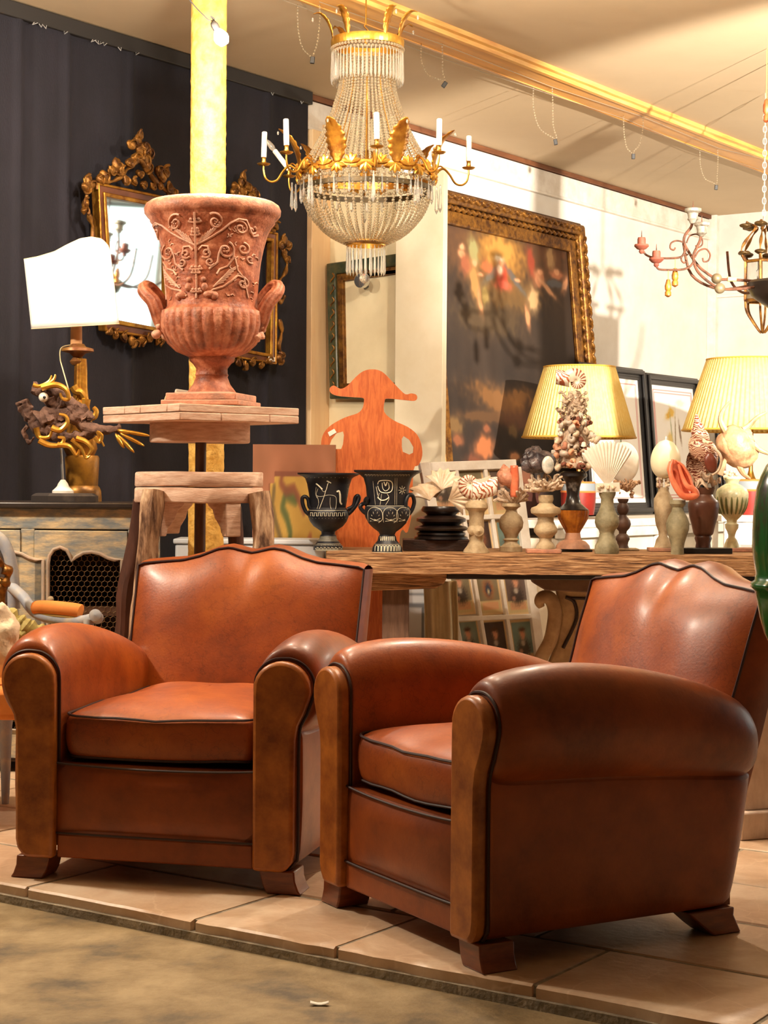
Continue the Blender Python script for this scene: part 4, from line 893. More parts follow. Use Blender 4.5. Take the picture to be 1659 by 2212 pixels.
# ------------------------------------------------------------------ crystal chandelier
ch = T('chandelier', 'large crystal bead basket chandelier with gilt leaves and candle arms', 'chandelier', px=(790, 600, 7.05))
k = ch.k; cz = lambda y: ch.L(790, y).z
def ringp(r, z, a): return Vector((r*sin(a), -r*cos(a), z))
r1 = 77*k; z1 = cz(97)
ch.part('crown_band', MB().lathe([(r1*.93, z1-.012), (r1, z1-.012), (r1*1.01, z1-.004), (r1*1.015, z1+.012), (r1*1.0, z1+.020), (r1*.93, z1+.020), (r1*.93, z1-.012)], 120, mod=lambda a, z, j: 1+.012*abs(sin(a*24))), gilt_br)
beadm = {}
def beadmesh(r, sub=0):
    return r
def beads(mb, P, r, gap=2.05):
    L_ = 0; acc = 0; last = P[0]; mb.ball(P[0], r, 0)
    for a, b in zip(P, P[1:]):
        d = (b-a).length; pos = 0
        while acc+(d-pos) >= r*gap:
            pos += r*gap-acc; acc = 0; mb.ball(a.lerp(b, pos/d), r, 0)
        acc += d-pos
def prism_mesh(name, ln, w):
    mb = MB(); mb.lathe([(w*.15, 0), (w*.45, -.004), (w*.35, -ln*.12), (w*.5, -ln*.2), (w, -ln*.85), (w*.12, -ln)], 6); me = mb.mesh(name, 0); me.materials.append(prismm); return me
pm1 = prism_mesh('icicle_prism', 66*k, .0052); pm2 = prism_mesh('pendant_prism', 40*k, .0065); pm3 = prism_mesh('icicle_prism', 60*k, .0052); pm4 = prism_mesh('pendant_prism', 60*k, .008)
for i in range(54):
    a = 2*pi*i/54; o = put('icicle_prism', pm1, prismm, ch); o.location = ringp(r1*1.0, z1-.035, a); o.rotation_euler[2] = a
for i, rr in ((0, 1.0), (1, .97)):
    mb = MB(); n = 60
    for j in range(n): mb.ball(ringp(r1*rr, z1-.02-i*.014, 2*pi*(j+.5*i)/n), .0065, 1)
    ch.part('bead_row', mb, crystal, smooth=0)
# strands
ys = [128, 160, 200, 250, 300, 340, 374]; hs = [56, 57, 62, 78, 101, 124, 143]
n1 = 52
for i in range(n1):
    a = 2*pi*(i+.5)/n1; mb = MB(); P = [ringp(interp(ys, hs, y)*k, cz(y), a) for y in range(128, 377, 8)]; beads(mb, P, .0062 if i % 2 else .0056)
    ch.part('bead_strand', mb, crystal, smooth=0, fix=False)
yb = [410, 425, 440, 455, 470, 485, 500, 512, 522, 527]; hb = [139, 137, 133, 127, 118, 106, 91, 75, 56, 44]
n2 = 48
for i in range(n2):
    a = 2*pi*(i+.5)/n2; mb = MB(); P = [ringp(interp(yb, hb, y)*k, cz(y), a) for y in list(range(410, 500, 6))+list(range(500, 528, 3))]; beads(mb, P, .0062)
    ch.part('bead_strand', mb, crystal, smooth=0, fix=False)
for i in range(12):
    a = 2*pi*i/12; ch.part('gilt_chain', MB().tube([ringp(interp(ys, hs, y)*k*.97, cz(y), a) for y in range(128, 377, 12)], .0022, 5), brass)
# main rings
zr = cz(380); rm_ = 146*k
ch.part('main_band', MB().lathe([(rm_*.96, zr-.012), (rm_, zr-.012), (rm_*1.01, zr+.004), (rm_, zr+.018), (rm_*.96, zr+.018), (rm_*.96, zr-.012)], 96), gilt)
ch.part('pierced_band', MB().lathe([(138*k, cz(416)), (141*k, cz(415)), (141*k, cz(405)), (138*k, cz(404)), (138*k, cz(416))], 72), mat('dark_bronze', (78, 62, 34), (46, 36, 20), 40, .45, .5))
def leaf(P, wid, n=5, ser=9, cup=.25, side=None):
    P = smooth_path(P, 6); m = len(P); vs = []; mb = MB()
    for i, p in enumerate(P):
        t_ = (P[min(i+1, m-1)]-P[max(i-1, 0)]).normalized(); sd = side if side else t_.cross(Vector((0, 0, 1))); sd = (sd-t_*sd.dot(t_)).normalized(); nn = t_.cross(sd)
        f = i/(m-1); w_ = wid*max(.04, sin(pi*min(1, f*.92+.06))**.8)*(1+.13*sin(f*ser*2*pi))
        for q in range(n): u = q/(n-1)*2-1; vs.append(p+sd*(w_*u)+nn*(cup*w_*(u*u)))
    mb.add(vs, [(i*n+q, i*n+q+1, (i+1)*n+q+1, (i+1)*n+q) for i in range(m-1) for q in range(n-1)]); return mb
for i in range(30):                                                # palmettes on the main band
    a = 2*pi*i/30; c = ringp(rm_*1.02, zr+.006, a); sd = Vector((cos(a), sin(a), 0)); mb = MB()
    for q in range(5):
        b = R((q-2)*36); d = sd*sin(b)+Vector((0, 0, -cos(b)))*-1 if i % 2 else sd*sin(b)+Vector((0, 0, cos(b)))*-1
        mb.tube([c, c+d*.026, c+d*.038], [.005, .0095, .002], 6)
    ch.part('palmette', mb, gilt_br)
for i in range(7):                                                 # leaves standing on the band
    a = R([-24, 26, -78, 78, 130, 180, -130][i]); ra = a; o_ = lambda r, y: ringp(r*k, cz(y), a)
    sd = Vector((cos(a), sin(a), 0))
    lf = ch.part('ring_leaf', leaf([o_(148, 374), o_(151, 352), o_(158, 330), o_(170, 308), o_(192, 288)], 22*k, side=sd, ser=7), gilt, solid=.002, fix=False)
    put('leaf_drop', MB().ball(o_(193, 297), (.004, .004, .008), 1), prismm, lf)
for i in range(6):                                                 # crown leaves
    a = R([-75, -32, 30, 62, 125, -140][i]); o_ = lambda r, y: ringp(r*k, cz(y), a); sd = Vector((cos(a), sin(a), 0))
    lf = ch.part('crown_leaf', leaf([o_(77, 90), o_(82, 70), o_(92, 50), o_(106, 38), o_(120, 40)], 9*k, side=sd, ser=7), gilt, solid=.002, fix=False)
    put('leaf_drop', MB().ball(o_(121, 52), (.004, .004, .010), 1), prismm, lf)
for i in range(26):
    a = 2*pi*i/26; o = put('pendant_prism', pm2, prismm, ch); o.location = ringp(142*k, cz(398), a); o.rotation_euler[2] = a
mb = MB()
for j in range(70): mb.ball(ringp(143*k, cz(396), 2*pi*j/70), .0068, 1)
ch.part('bead_row', mb, crystal, smooth=0)
for j in range(26):
    a0 = 2*pi*j/26; mb = MB(); P = [ringp(146*k, zr-.006-.026*sin(pi*u/8), a0+2*pi/26*u/8) for u in range(9)]; beads(mb, P, .005); ch.part('swag', mb, crystal, smooth=0, fix=False)
r3 = 42*k; z3 = cz(526)
ch.part('bottom_band', MB().lathe([(r3*.92, z3-.010), (r3, z3-.010), (r3*1.02, z3), (r3, z3+.010), (r3*.92, z3+.010), (r3*.92, z3-.010)], 80, mod=lambda a, z, j: 1+.012*abs(sin(a*16))), gilt_br)
for i in range(26): a = 2*pi*i/26; o = put('icicle_prism', pm3, prismm, ch); o.location = ringp(r3*.98, z3-.014, a); o.rotation_euler[2] = a
for i in range(10): a = 2*pi*i/10; o = put('icicle_prism', pm3, prismm, ch); o.location = ringp(r3*.5, z3-.014, a)
ch.part('bottom_ball', MB().ball(ch.L(787, 601), .020, 2).tube([ch.L(787, 590), ch.L(789, 525)], .002, 5), prismm)
# candle arms
wax = mat('ivory_wax', (246, 238, 222), (232, 220, 198), 20, .5)
for ai, ad in enumerate((6, 43, 94, 182, -128, -87, -48)):
    a = R(ad); o_ = lambda r, y: ringp(r*k, cz(y), a)
    arm = ch.part('candle_arm', MB().tube(smooth_path([o_(148, 376), o_(158, 364), o_(168, 362), o_(180, 374), o_(192, 392), o_(206, 396), o_(217, 388), o_(221, 372), o_(221, 362)], 6), [.0055-.002*i/48 for i in range(49)], 8).tube(smooth_path([o_(170, 364), o_(160, 356), o_(152, 362), o_(158, 370)], 4), .003, 6), brass)
    c = o_(221, 362); tl_ = Matrix.Rotation(R(-38 if ad == -128 else random.uniform(-2.5, 2.5)), 4, 'Y')
    put('drip_pan', MB().lathe([(.004, 0), (.020, .002), (.027, .008), (.026, .009), (.010, .006), (.009, .012)], 24, c), brass, arm)
    put('socket', MB().lathe([(.007, .008), (.010, .016), (.008, .022), (.009, .034), (.011, .036)], 16, c), brass, arm)
    cn = put('candle', MB().lathe([(.0105, .0), (.0108, .03), (.0105, .098), (.008, .101)], 16, (0, 0, 0), M=tl_).xf(Matrix.Translation(c+Vector((0, 0, .034)))), wax, arm)
    if ad == -128: put('bulb', MB().lathe([(.008, .1), (.012, .115), (.010, .14), (.001, .165)], 14, (0, 0, 0), M=tl_).xf(Matrix.Translation(c+Vector((0, 0, .034)))), prismm, arm)
    for q in range(2): o = put('pendant_prism', pm4, prismm, ch); o.location = o_(160-8*q, 396+q*4)
hk = ch.L(790, 98); zt_ = ZB-.001
mb = MB().tube([hk, hk+Vector((0, 0, .05))], .006, 8).tube(smooth_path([hk+Vector((0, 0, .05)), hk+Vector((.008, 0, .06)), hk+Vector((-.006, 0, .075)), hk+Vector((0, 0, .085))], 4), .003, 6).tube([Vector((hk.x, 0, hk.z+.08)), Vector((hk.x, 0, ZC-ch.loc.z-.002))], .003, 6)
for i in range(6): mb.tube([ringp(r1*.95, z1+.01, R(60*i)), hk+Vector((0, 0, .03))], .002, 5)
ch.part('hook', mb, brass)
# ------------------------------------------------------------------ bead festoons on the beam wires
for i, ((ax_, ay), (bx, by), (wx, wy), lab) in enumerate([((643, 15), (690, 5), (675, 130), 'first crystal bead festoon from the left, hanging beside the chandelier crown'), ((910, 98), (955, 90), (960, 183), 'second crystal bead festoon, just right of the chandelier crown'),
        ((1152, 190), (1193, 188), (1200, 307), 'longest crystal bead festoon, third along the beam'), ((1347, 252), (1388, 248), (1368, 338), 'fourth crystal bead festoon along the beam'), ((1512, 325), (1550, 320), (1547, 405), 'last crystal bead festoon, nearest the right corner')]):
    Yb = atz((ax_+bx)/2, (ay+by)/2, ZB).y
    t = T('crystal_festoon', lab, 'bead string', px=(wx, wy, Yb), group='bead festoons under the beam')
    mb = MB(); P = t.path([(ax_, ay), (ax_+1, lerp(ay, wy, .4)), (lerp(ax_, wx, .3), lerp(ay, wy, .75)), (wx-6, wy-10), (wx, wy-6), (wx+2, wy-12), (lerp(bx, wx, .3), lerp(by, wy, .7)), (bx+1, lerp(by, wy, .3)), (bx, by)], 8)
    beads(mb, P, .0042, 3.2); mb.tube(P, .0009, 4); t.part('bead_string', mb, crystal, smooth=0)
    t.part('weight', MB().box(-.009, .009, -.008, .008, -.014, .014, Matrix.Rotation(R([5, 35, -10, 0, 5][i]), 4, 'Y')), blackwood, bevel=.002)
    for (hx, hy) in ((ax_, ay), (bx, by)): 
        p = t.L(hx, hy); t.part('hook', MB().tube([p, Vector((p.x, 0, max(ZB-t.loc.z-.0005, p.z+.004)))], .0018, 5), brass)
for j, pts in enumerate(([(600, -4), (940, 118), (1147, 190), (1350, 253), (1515, 326), (1640, 362)], [(690, 4), (955, 92), (1193, 188), (1388, 248), (1552, 320), (1700, 352)])):
    P = [atz(x, y+(4 if i % 2 else 0), ZB-.006) for i, (x, y) in enumerate(pts)]
    t = T('steel_wire', ['thin wire stretched along the far side of the ceiling beam', 'thin wire stretched along the near side of the ceiling beam'][j], 'wire', loc=P[0]); t.solo(MB().tube([p-P[0] for p in P], .0016, 5), mat('grey_wire', (180, 170, 150), rough=.4, metal=.6))
# ------------------------------------------------------------------ gilt mirrors on the curtain
def mirror(name, label, inner, outer_w, glass, crest, sides, foot, ds):
    t = walled(name, label, 'mirror' if glass else 'frame', inner[0][0], inner[0][1], .135 if glass else .105, R(-3.6) if glass else 0)
    IN = t.outl(inner, -.02); cx = sum(p[0] for p in IN)/4; czz = sum(p[1] for p in IN)/4
    def grow(d): return [(p[0]+(d if p[0] > cx else -d), p[1]+(d if p[1] > czz else -d)) for p in IN]
    t.part('frame', MB().holed(grow(outer_w), [grow(outer_w*.35)], -.02, .025), mat('reddish_gilt_frame', (120, 70, 44), (90, 50, 32), 14, .4, .2), bevel=.003)
    t.part('frame_beading', MB().holed(grow(outer_w*.42), [grow(0)], -.028, .01), gilt, bevel=.004)
    t.part('frame_edge', MB().holed(grow(outer_w*1.22), [grow(outer_w*.95)], -.028, .02), gilt, bevel=.006)
    if glass: t.part('glass', MB().prism(grow(.004), -.004, .004), glass)
    Q = lambda x, y, d=-.02: t.L(x, y, d)
    def lumps(pts, r, nm):
        for (x, y, s_) in pts:
            mb = MB()
            c = Q(x, y); a = random.uniform(0, 6); s_ *= 1.3
            mb.ball(c, (r*s_, .014, r*s_*.8), 2, Matrix.Rotation(a, 3, 'Y'))
            mb.tube([c+Vector((r*s_*1.1*cos(a+q*.35)*(1-q/16), -.012, r*s_*1.1*sin(a+q*.35)*(1-q/16))) for q in range(14)], [.006*(1-.5*q/14) for q in range(14)], 6)
            mb.jitter(.006, 45); t.part(nm, mb, gilt_dk, smooth=60)
    for nm, pts, r in crest: lumps(pts, r, nm)
    for nm, P, r in sides:
        pth = smooth_path([Q(*p) for p in P], 6); t.part(nm, MB().tube(pth, [r*(1+.35*sin(i*.7)) for i in range(len(pth))], 8).jitter(.005, 40), gilt_dk, smooth=60)
    return t
mglass = mat('old_mirror_glass', (120, 140, 134), (236, 244, 242), 5, .03, 1.0, ramp=(.28, .40))
mirror('gilt_mirror', 'old mirror in a carved gilt frame with tall leafy crest, above the white lamp', [(228, 425), (362, 452), (362, 712), (246, 690)], .045, mglass,
    [('crest', [(303, 293, .8), (298, 305, 1), (283, 313, .9), (312, 318, 1), (322, 328, .9), (301, 325, 1), (293, 342, 1), (312, 345, 1.1), (318, 360, 1), (280, 352, .9), (252, 358, 1.3), (243, 368, 1), (262, 372, 1), (350, 380, 1.2), (358, 372, 1), (342, 370, .9), (366, 408, 1), (375, 414, .7), (225, 380, 1), (215, 385, .8)], .022), ('crest_base', [(270, 388, 1), (290, 392, 1), (310, 398, 1), (330, 402, 1), (300, 375, .9), (345, 400, 1)], .016),
     ('corner_flower', [(190, 392, 1.2), (186, 405, 1), (197, 400, 1), (185, 440, .9), (183, 455, .8)], .02), ('foot_ornament', [(236, 716, 1), (250, 722, 1), (268, 728, 1.1), (284, 737, 1.1), (290, 742, .9), (305, 735, 1), (322, 730, 1), (340, 738, .9), (350, 735, .8)], .018)],
    [('crest_scroll', [(210, 390), (240, 392), (262, 380), (280, 362), (300, 340)], .010), ('crest_scroll', [(298, 340), (318, 365), (335, 392), (360, 412), (378, 418)], .011), ('side_scroll', [(200, 400), (188, 420), (184, 445), (190, 462), (198, 485), (200, 520), (198, 560)], .010)], None, 0)
mirror('carved_picture_frame', 'empty carved gilt frame on the navy curtain behind the urn', [(470, 500), (586, 522), (583, 765), (480, 745)], .040, None,
    [('crest', [(526, 382, 1), (520, 395, .9), (508, 402, 1), (533, 402, 1), (545, 410, .9), (505, 414, 1), (524, 412, 1.1), (550, 418, .9), (515, 425, 1), (540, 425, 1), (526, 440, 1), (500, 440, 1), (550, 445, 1)], .020),
     ('corner_flower', [(613, 520, 1.3), (606, 530, 1.1), (622, 528, 1), (614, 545, 1), (618, 560, .8), (595, 488, 1), (588, 498, 1)], .018), ('foot_ornament', [(500, 775, 1), (515, 782, 1.1), (530, 792, 1), (545, 782, 1), (565, 788, 1), (580, 780, .9), (604, 775, 1.2), (608, 765, .9)], .018)],
    [('side_scroll', [(612, 545), (620, 570), (615, 590), (602, 610), (598, 635), (606, 652), (615, 640)], .010), ('side_scroll', [(603, 690), (608, 720), (602, 745), (608, 770)], .011)], None, 0)
t = walled('price_tag', 'small white price tag stuck on the empty gilt frame', 'tag', 587, 776, .135)
t.solo(MB().prism(t.outl([(580, 770), (594, 772), (594, 781), (580, 779)]), -.001, .001), chip)
# green and gilt frame on the partition
gt = T('green_gilt_frame', 'dark green and gilt picture frame with blank panel on the cream partition', 'picture frame', loc=partT.m @ Vector((partT.L(780, 860).x, -.03, partT.L(780, 860).z)), rz=-TH)
def gq(l): return gt.outl(l, -.02)
grn = mat('green_lacquer', (44, 56, 40), (92, 82, 46), 14, .35, coat=.3, ramp=(.45, .7), bump=.3, bscale=40)
gt.part('frame', MB().holed(gq([(707, 570), (860, 548), (866, 862), (714, 862)]), [gq([(726, 592), (858, 574), (862, 840), (732, 842)])], -.03, .02), grn, bevel=.006)
gt.part('inner_slip', MB().holed(gq([(726, 592), (858, 574), (862, 840), (732, 842)]), [gq([(738, 606), (857, 590), (861, 826), (742, 828)])], -.015, .02), gilt_dk, bevel=.003)
gt.part('backing', MB().prism(gq([(734, 602), (857, 586), (861, 832), (738, 834)]), .010, .016), cream)
gs = MB()
for yy in range(590, 850, 26): gs.tube([gt.L(718+4*sin(a), yy+a*4, -.034) for a in range(6)], .004, 5)
gt.part('carving', gs, gilt_dk)
v = partT.L(815, 612)
sp = T('clip_spotlight', 'small chrome disc spotlight clipped over the blank green framed panel', 'lamp', loc=partT.m @ Vector((v.x, -.12, v.z)), rz=-TH)
sp.part('head', MB().lathe([(.030, -.035), (.036, -.03), (.036, .0), (.026, .02), (.006, .03)], 28, M=Matrix.Rotation(R(-90), 4, 'X')), mat('chrome', (220, 220, 220), rough=.15, metal=.9))
sp.part('bracket', MB().tube([(0, .02, 0), (-.02, .06, -.02), (-.05, .085, -.025)], .009, 8), blackwood)
# ------------------------------------------------------------------ sideboard with wire doors
cb = T('sideboard', 'worn grey painted sideboard with arched wire mesh door, left of the pedestal', 'sideboard', loc=(at(150, 1300, 6.5).x, 6.5, 0), rz=R(-3))
cbz = cb.L(150, 1098).z; cl0 = cb.L(-120, 1300).x; cr0 = cb.L(302, 1300).x
cb.part('top', MB().box(cl0-.02, cr0+.02, -.03, .45, cbz, cb.L(150, 1085).z), mat('dark_worn_top', (58, 48, 42), (36, 30, 28), 9, .4, coat=.2), bevel=.006)
Q = lambda p: [cb.L2(*a) for a in p]
cb.part('side_panel', MB().box(cr0-.03, cr0, .02, .42, .05, cbz), greypaint, bevel=.003); cb.part('side_panel', MB().box(cl0, cl0+.03, .02, .42, .05, cbz), greypaint, bevel=.003)
cb.part('back_panel', MB().box(cl0, cr0, .40, .42, .05, cbz), darkwood)
cb.part('bottom_panel', MB().box(cl0, cr0, .0, .42, .04, .07), darkwood)
cb.part('shelf', MB().box(cl0+.03, cr0-.03, .06, .40, cb.L(200, 1330, .06).z, cb.L(200, 1312, .06).z), mat('shelf_wood', (112, 78, 54), (80, 52, 36), 9, .7))
cb.part('frieze', MB().box(cl0, cr0, -.002, .03, cb.L(150, 1143).z, cbz), greypaint, bevel=.003)
cb.part('stile', MB().box(cb.L(45, 1300).x, cb.L(74, 1300).x, -.004, .03, .05, cb.L(150, 1143).z), greypaint, bevel=.003)
cb.part('stile', MB().box(cb.L(276, 1300).x, cr0, -.004, .03, .05, cb.L(150, 1143).z), greypaint, bevel=.003)
arch = [(106, 1216), (109, 1200), (118, 1187), (132, 1182), (146, 1188), (153, 1200), (157, 1211), (166, 1203), (182, 1194), (200, 1192), (218, 1196), (235, 1205), (250, 1209), (265, 1209)]
def door(xa, xb, arc, mesh=True):
    hole = Q(arc); zb_ = .16
    hole = hole+[(hole[-1][0], zb_), (hole[0][0], zb_)]; zt_ = cb.L(150, 1146).z; X0, X1 = cb.L(xa, 1300).x, cb.L(xb, 1300).x
    d = cb.part('door', MB().holed([(X0, .055), (X1, .055), (X1, zt_), (X0, zt_)], [hole[::-1]], -.012, .02), greypaint, bevel=.003)
    put('moulding', MB().tube([(x, -.014, z) for x, z in hole], .007, 8, closed=True), mat('pinkish_moulding', (188, 164, 142), (160, 146, 132), 20, .6), d)
    wm = MB(); s_ = .0125; hx0 = min(p[0] for p in hole)-.01; hx1 = max(p[0] for p in hole)+.01; hz1 = max(p[1] for p in hole)
    j = 0; z = .14
    def inside(x, z):
        if z < .15 or z > hz1+.01: return False
        c = False; n = len(hole); jj = n-1
        for i in range(n):
            if (hole[i][1] > z) != (hole[jj][1] > z) and x < (hole[jj][0]-hole[i][0])*(z-hole[i][1])/(hole[jj][1]-hole[i][1])+hole[i][0]: c = not c
            jj = i
        return c
    while z < hz1+.02:
        x = hx0+(s_*.866 if j % 2 else 0)
        while x < hx1:
            if inside(x, z):
                V = [(x+s_*sin(R(60*q)), .006, z+s_*cos(R(60*q))) for q in range(6)]
                for q in (0, 1, 2): wm.tube([V[q], V[(q+1) % 6]], .0012, 3)
            x += s_*1.732
        z += s_*1.5; j += 1
    o = put('wire_mesh', wm, mat('rusty_wire', (134, 104, 70), rough=.5, metal=.5), d, fix=False); o['kind'] = 'stuff'
    return d
d1 = door(75, 275, arch)
put('knob', MB().lathe([(.006, 0), (.008, .008), (.012, .014), (.012, .022), (.004, .027)], 14, M=Matrix.Rotation(pi/2, 4, 'X')).xf(Matrix.Translation(cb.L(112, 1294, -.012))), stone, d1)
door(-112, 44, [(x-170, y) for x, y in arch if x > 130][:] + [])
SBT = cb.m @ Vector((0, 0, cb.L(150, 1085).z))
SZ = SBT.z+.0005
# ---- table lamp with half-drum white shade
lt = T('table_lamp', 'gilt candlestick lamp with a white half drum shade on the sideboard', 'lamp', loc=(at(180, 1080, 6.75).x, 6.75, SZ))
k6 = lt.k
def lp(lst, cx): return lt.prof(lst, cx=cx)
zof = lambda y: lt.L(178, y).z
lb = [(985, 34), (990, 37), (1030, 35), (1050, 34), (1054, 38), (1062, 41), (1075, 42), (1084, 42)]
def lz_(lst, cx, m, name, mod=None, n=28): 
    c = lt.L(cx, 900).x; base = zof(1084); lt.part(name, MB().lathe([(h*k6, lt.L(cx, y).z-base) for y, h in lst][::-1], n, (c, 0, 0), mod=mod), m)
lz_(lb, 178, mat('worn_gilt_drum', (176, 122, 40), (96, 64, 30), 8, .4, .5, ramp=(.35, .6)), 'drum_base')
lz_([(776, 12), (790, 13), (840, 14), (870, 17), (905, 22), (940, 30), (970, 34), (985, 28)], 174, gilt, 'shaft', mod=lambda a, z, j: 1+.08*abs(sin(a*4)), n=48)
lz_([(744, 14), (750, 18), (754, 34), (760, 35), (764, 18), (772, 10), (776, 12), (782, 17), (786, 15), (790, 11)], 167, mat('dark_red_gilt', (110, 60, 38), (150, 106, 50), 20, .4, .3), 'drip_dish')
lz_([(690, 12), (746, 12.5)], 164, mat('tan_candle_tube', (214, 160, 108), (196, 142, 92), 12, .6), 'candle_tube')
for P in ([(158, 835), (165, 845), (176, 848), (184, 862), (178, 872), (170, 866)], [(186, 862), (184, 885), (192, 900), (204, 900), (208, 888), (202, 880)]):
    lt.part('leaf_scroll', MB().tube(lt.path([(x, y, -.05) for x, y in P], 5), [.018-.0004*i for i in range(26)], 8), gilt_br)
shade = mat('white_card_shade', (254, 253, 248), rough=.8)
nt = shade.node_tree; pb_ = nt.nodes['Principled BSDF']; pb_.inputs['Transmission Weight'].default_value = 0
def sh(u, v):
    xb = lerp(68, 257, u); yb = lerp(711, 700, u); top = interp([0, .15, .35, .5, .65, .78, .9, .97, 1], [561, 556, 545, 530, 517, 513, 517, 530, 545], u); xt = lerp(52, 238, u)
    return lt.L(lerp(xb, xt, v), lerp(yb, top, v), -.13*sin(pi*u)+.03)-Vector((0, 0, zof(1084)))
lt.part('shade', MB().grid(sh, 36, 14), shade, solid=.003, fix=False, smooth=80)
tr = [sh(i/36, 1) for i in range(37)]; tr2 = [sh(i/36, 0) for i in range(37)]
lt.part('shade_trim', MB().tube(tr, .0022, 5), mat('cream_trim', (236, 222, 180), rough=.7)); lt.part('shade_trim', MB().tube(tr2, .0022, 5), MATS['cream_trim'])
lt.part('shade_carrier', MB().tube([lt.L(164, 692)-Vector((0, 0, zof(1084))), sh(.5, .2)], .002, 5), brass)
lt.part('flex', MB().tube([v-Vector((0, 0, zof(1084))) for v in lt.path([(160, 745, .02), (133, 752, 0), (130, 775, -.02), (136, 800, -.04), (146, 835, -.06), (152, 855, -.05)], 6)], .0022, 6), mat('cream_flex', (214, 196, 150), rough=.5))
# ---- driftwood fish sculpture
fz = T('driftwood_fish', 'driftwood fish sculpture with gilt scrolls and glass eye on a dark plinth', 'sculpture', loc=(at(140, 1085, 6.56).x, 6.56, SZ))
f0 = fz.L(140, 1085).z; q = lambda x, y, d=0: fz.L(x, y, d)-Vector((0, 0, f0))
drift = mat('driftwood', (124, 92, 76), (66, 44, 36), 14, .85, bump=.8, bscale=40, ramp=(.36, .64))
oct_ = [(Vector((cos(R(45*i+22.5)), .62*sin(R(45*i+22.5)), 0))) for i in range(8)]
rr6 = 75*fz.k; mb = MB(); mb.add([v*rr6+Vector((0, 0, 0)) for v in oct_]+[v*rr6+Vector((0, 0, q(140, 1072).z)) for v in oct_]+[v*rr6*.86+Vector((0, 0, q(140, 1066).z)) for v in oct_], [tuple(range(8))]+[tuple(range(16, 24))]+[(j*8+i, j*8+(i+1) % 8, (j+1)*8+(i+1) % 8, (j+1)*8+i) for j in range(2) for i in range(8)])
fz.part('plinth', mb, mat('chipped_black_plinth', (50, 44, 42), (84, 74, 66), 9, .5, ramp=(.55, .75)), smooth=20)
c = q(136, 1060); fz.part('white_foot', MB().lathe([(.040, q(0, 1066).z), (.040, q(0, 1060).z), (.030, q(0, 1055).z), (.022, q(0, 1050).z), (.018, q(0, 1044).z), (.008, q(0, 1036).z)], 20, (c.x, 0, 0)), white_paint)
fz.part('rod', MB().tube([q(136, 1040), q(131, 960)], .0045, 8), mat('steel_rod', (160, 156, 150), rough=.35, metal=.7))
mb = MB()
def drif(P, r0, r1, seed):
    pth = smooth_path([q(*p) for p in P], 8); n = len(pth); mb.tube(pth, [lerp(r0, r1, i/n)*(1+.35*noise.noise((i*.35, seed, 0))) for i in range(n)], 14, mod=lambda a, i: 1+.35*noise.noise((cos(a)*1.5, sin(a)*1.5+seed, i*.2)))
drif([(85, 912), (110, 900), (140, 895), (165, 905), (190, 925), (225, 930), (262, 926)], .040, .012, 1); drif([(70, 840), (90, 845), (120, 850), (140, 865), (160, 885), (185, 905)], .022, .03, 2)
drif([(48, 868), (56, 885), (72, 905), (85, 925), (105, 935)], .022, .03, 3); drif([(100, 930), (130, 945), (165, 945), (200, 935)], .03, .016, 4); drif([(135, 870), (160, 880), (185, 898), (192, 910)], .03, .02, 5); drif([(60, 920), (52, 935), (62, 955), (75, 945)], .010, .006, 6); drif([(108, 860), (118, 880), (112, 900), (128, 925)], .026, .03, 7)
fz.part('driftwood_body', mb.jitter(.008, 50), drift, smooth=50)
fz.part('eye', MB().ball(q(94, 859, -.035), .018, 2), white_shell); fz.part('pupil', MB().ball(q(96, 859, -.052), .006, 1), blackwood)
for P, r in (([(72, 832), (85, 835), (105, 825), (112, 812)], .008), ([(100, 832), (115, 822), (120, 810)], .008), ([(90, 838), (120, 832), (142, 842), (148, 862), (135, 862), (130, 850)], .012), ([(112, 925), (130, 930), (145, 915), (142, 900), (128, 895)], .012), ([(78, 925), (85, 945), (105, 945), (112, 932)], .011), ([(85, 952), (105, 962), (130, 962), (138, 948), (125, 945)], .012), ([(125, 962), (150, 965), (165, 985), (172, 972)], .011), ([(165, 948), (185, 955), (198, 970), (190, 985)], .012), ([(205, 945), (215, 955), (220, 942), (210, 935), (225, 965)], .009), ([(155, 950), (175, 968), (185, 990), (195, 985)], .008)):
    pth = smooth_path([q(x, y, -.05) for x, y in P], 6); fz.part('gilt_scroll', MB().tube(pth, [r*(1.1-.75*i/len(pth)) for i in range(len(pth))], 8), gilt_br)
for (x, y) in ((270, 962), (288, 970), (306, 958), (316, 940), (285, 935)):
    a = q(244, 928, -.01); b = q(x-6, y, -.02); d = (b-a); fz.part('tail_petal', MB().ball((a+b*1.6)/2.6+d*.12, (.011, .008, d.length*.48), 2, d.to_track_quat('Z', 'Y').to_matrix()), gilt_br)
# ------------------------------------------------------------------ painted armchair at the left edge, with fragments on its seat
pc2 = T('painted_armchair', 'pale blue grey painted armchair with orange arm pad at the left edge', 'armchair', loc=(at(-40, 1500, 5.85).x, 5.85, 0), rz=R(0))
q = pc2.L
pc2.part('back_frame', MB().tube(pc2.path([(30, 1315, .05), (28, 1250, .06), (18, 1195, .07), (-5, 1160, .08), (-60, 1145, .09), (-110, 1160, .08), (-135, 1250, .06), (-138, 1315, .05)], 6), .021, 10), chairpaint)
pc2.part('back_upholstery', MB().prism([pc2.L2(x, y) for x, y in [(16, 1310), (16, 1250), (4, 1205), (-20, 1180), (-60, 1165), (-100, 1180), (-120, 1250), (-120, 1310)]], .06, .10), mat('brown_upholstery', (96, 84, 78), (70, 62, 58), 8, .8), bevel=.01)
pc2.part('seat', MB().box(q(-140, 1500).x, q(175, 1500).x, -.42, .06, .34, .44), mat('orange_upholstery', (226, 142, 66), (208, 122, 50), 10, .8), bevel=.02)
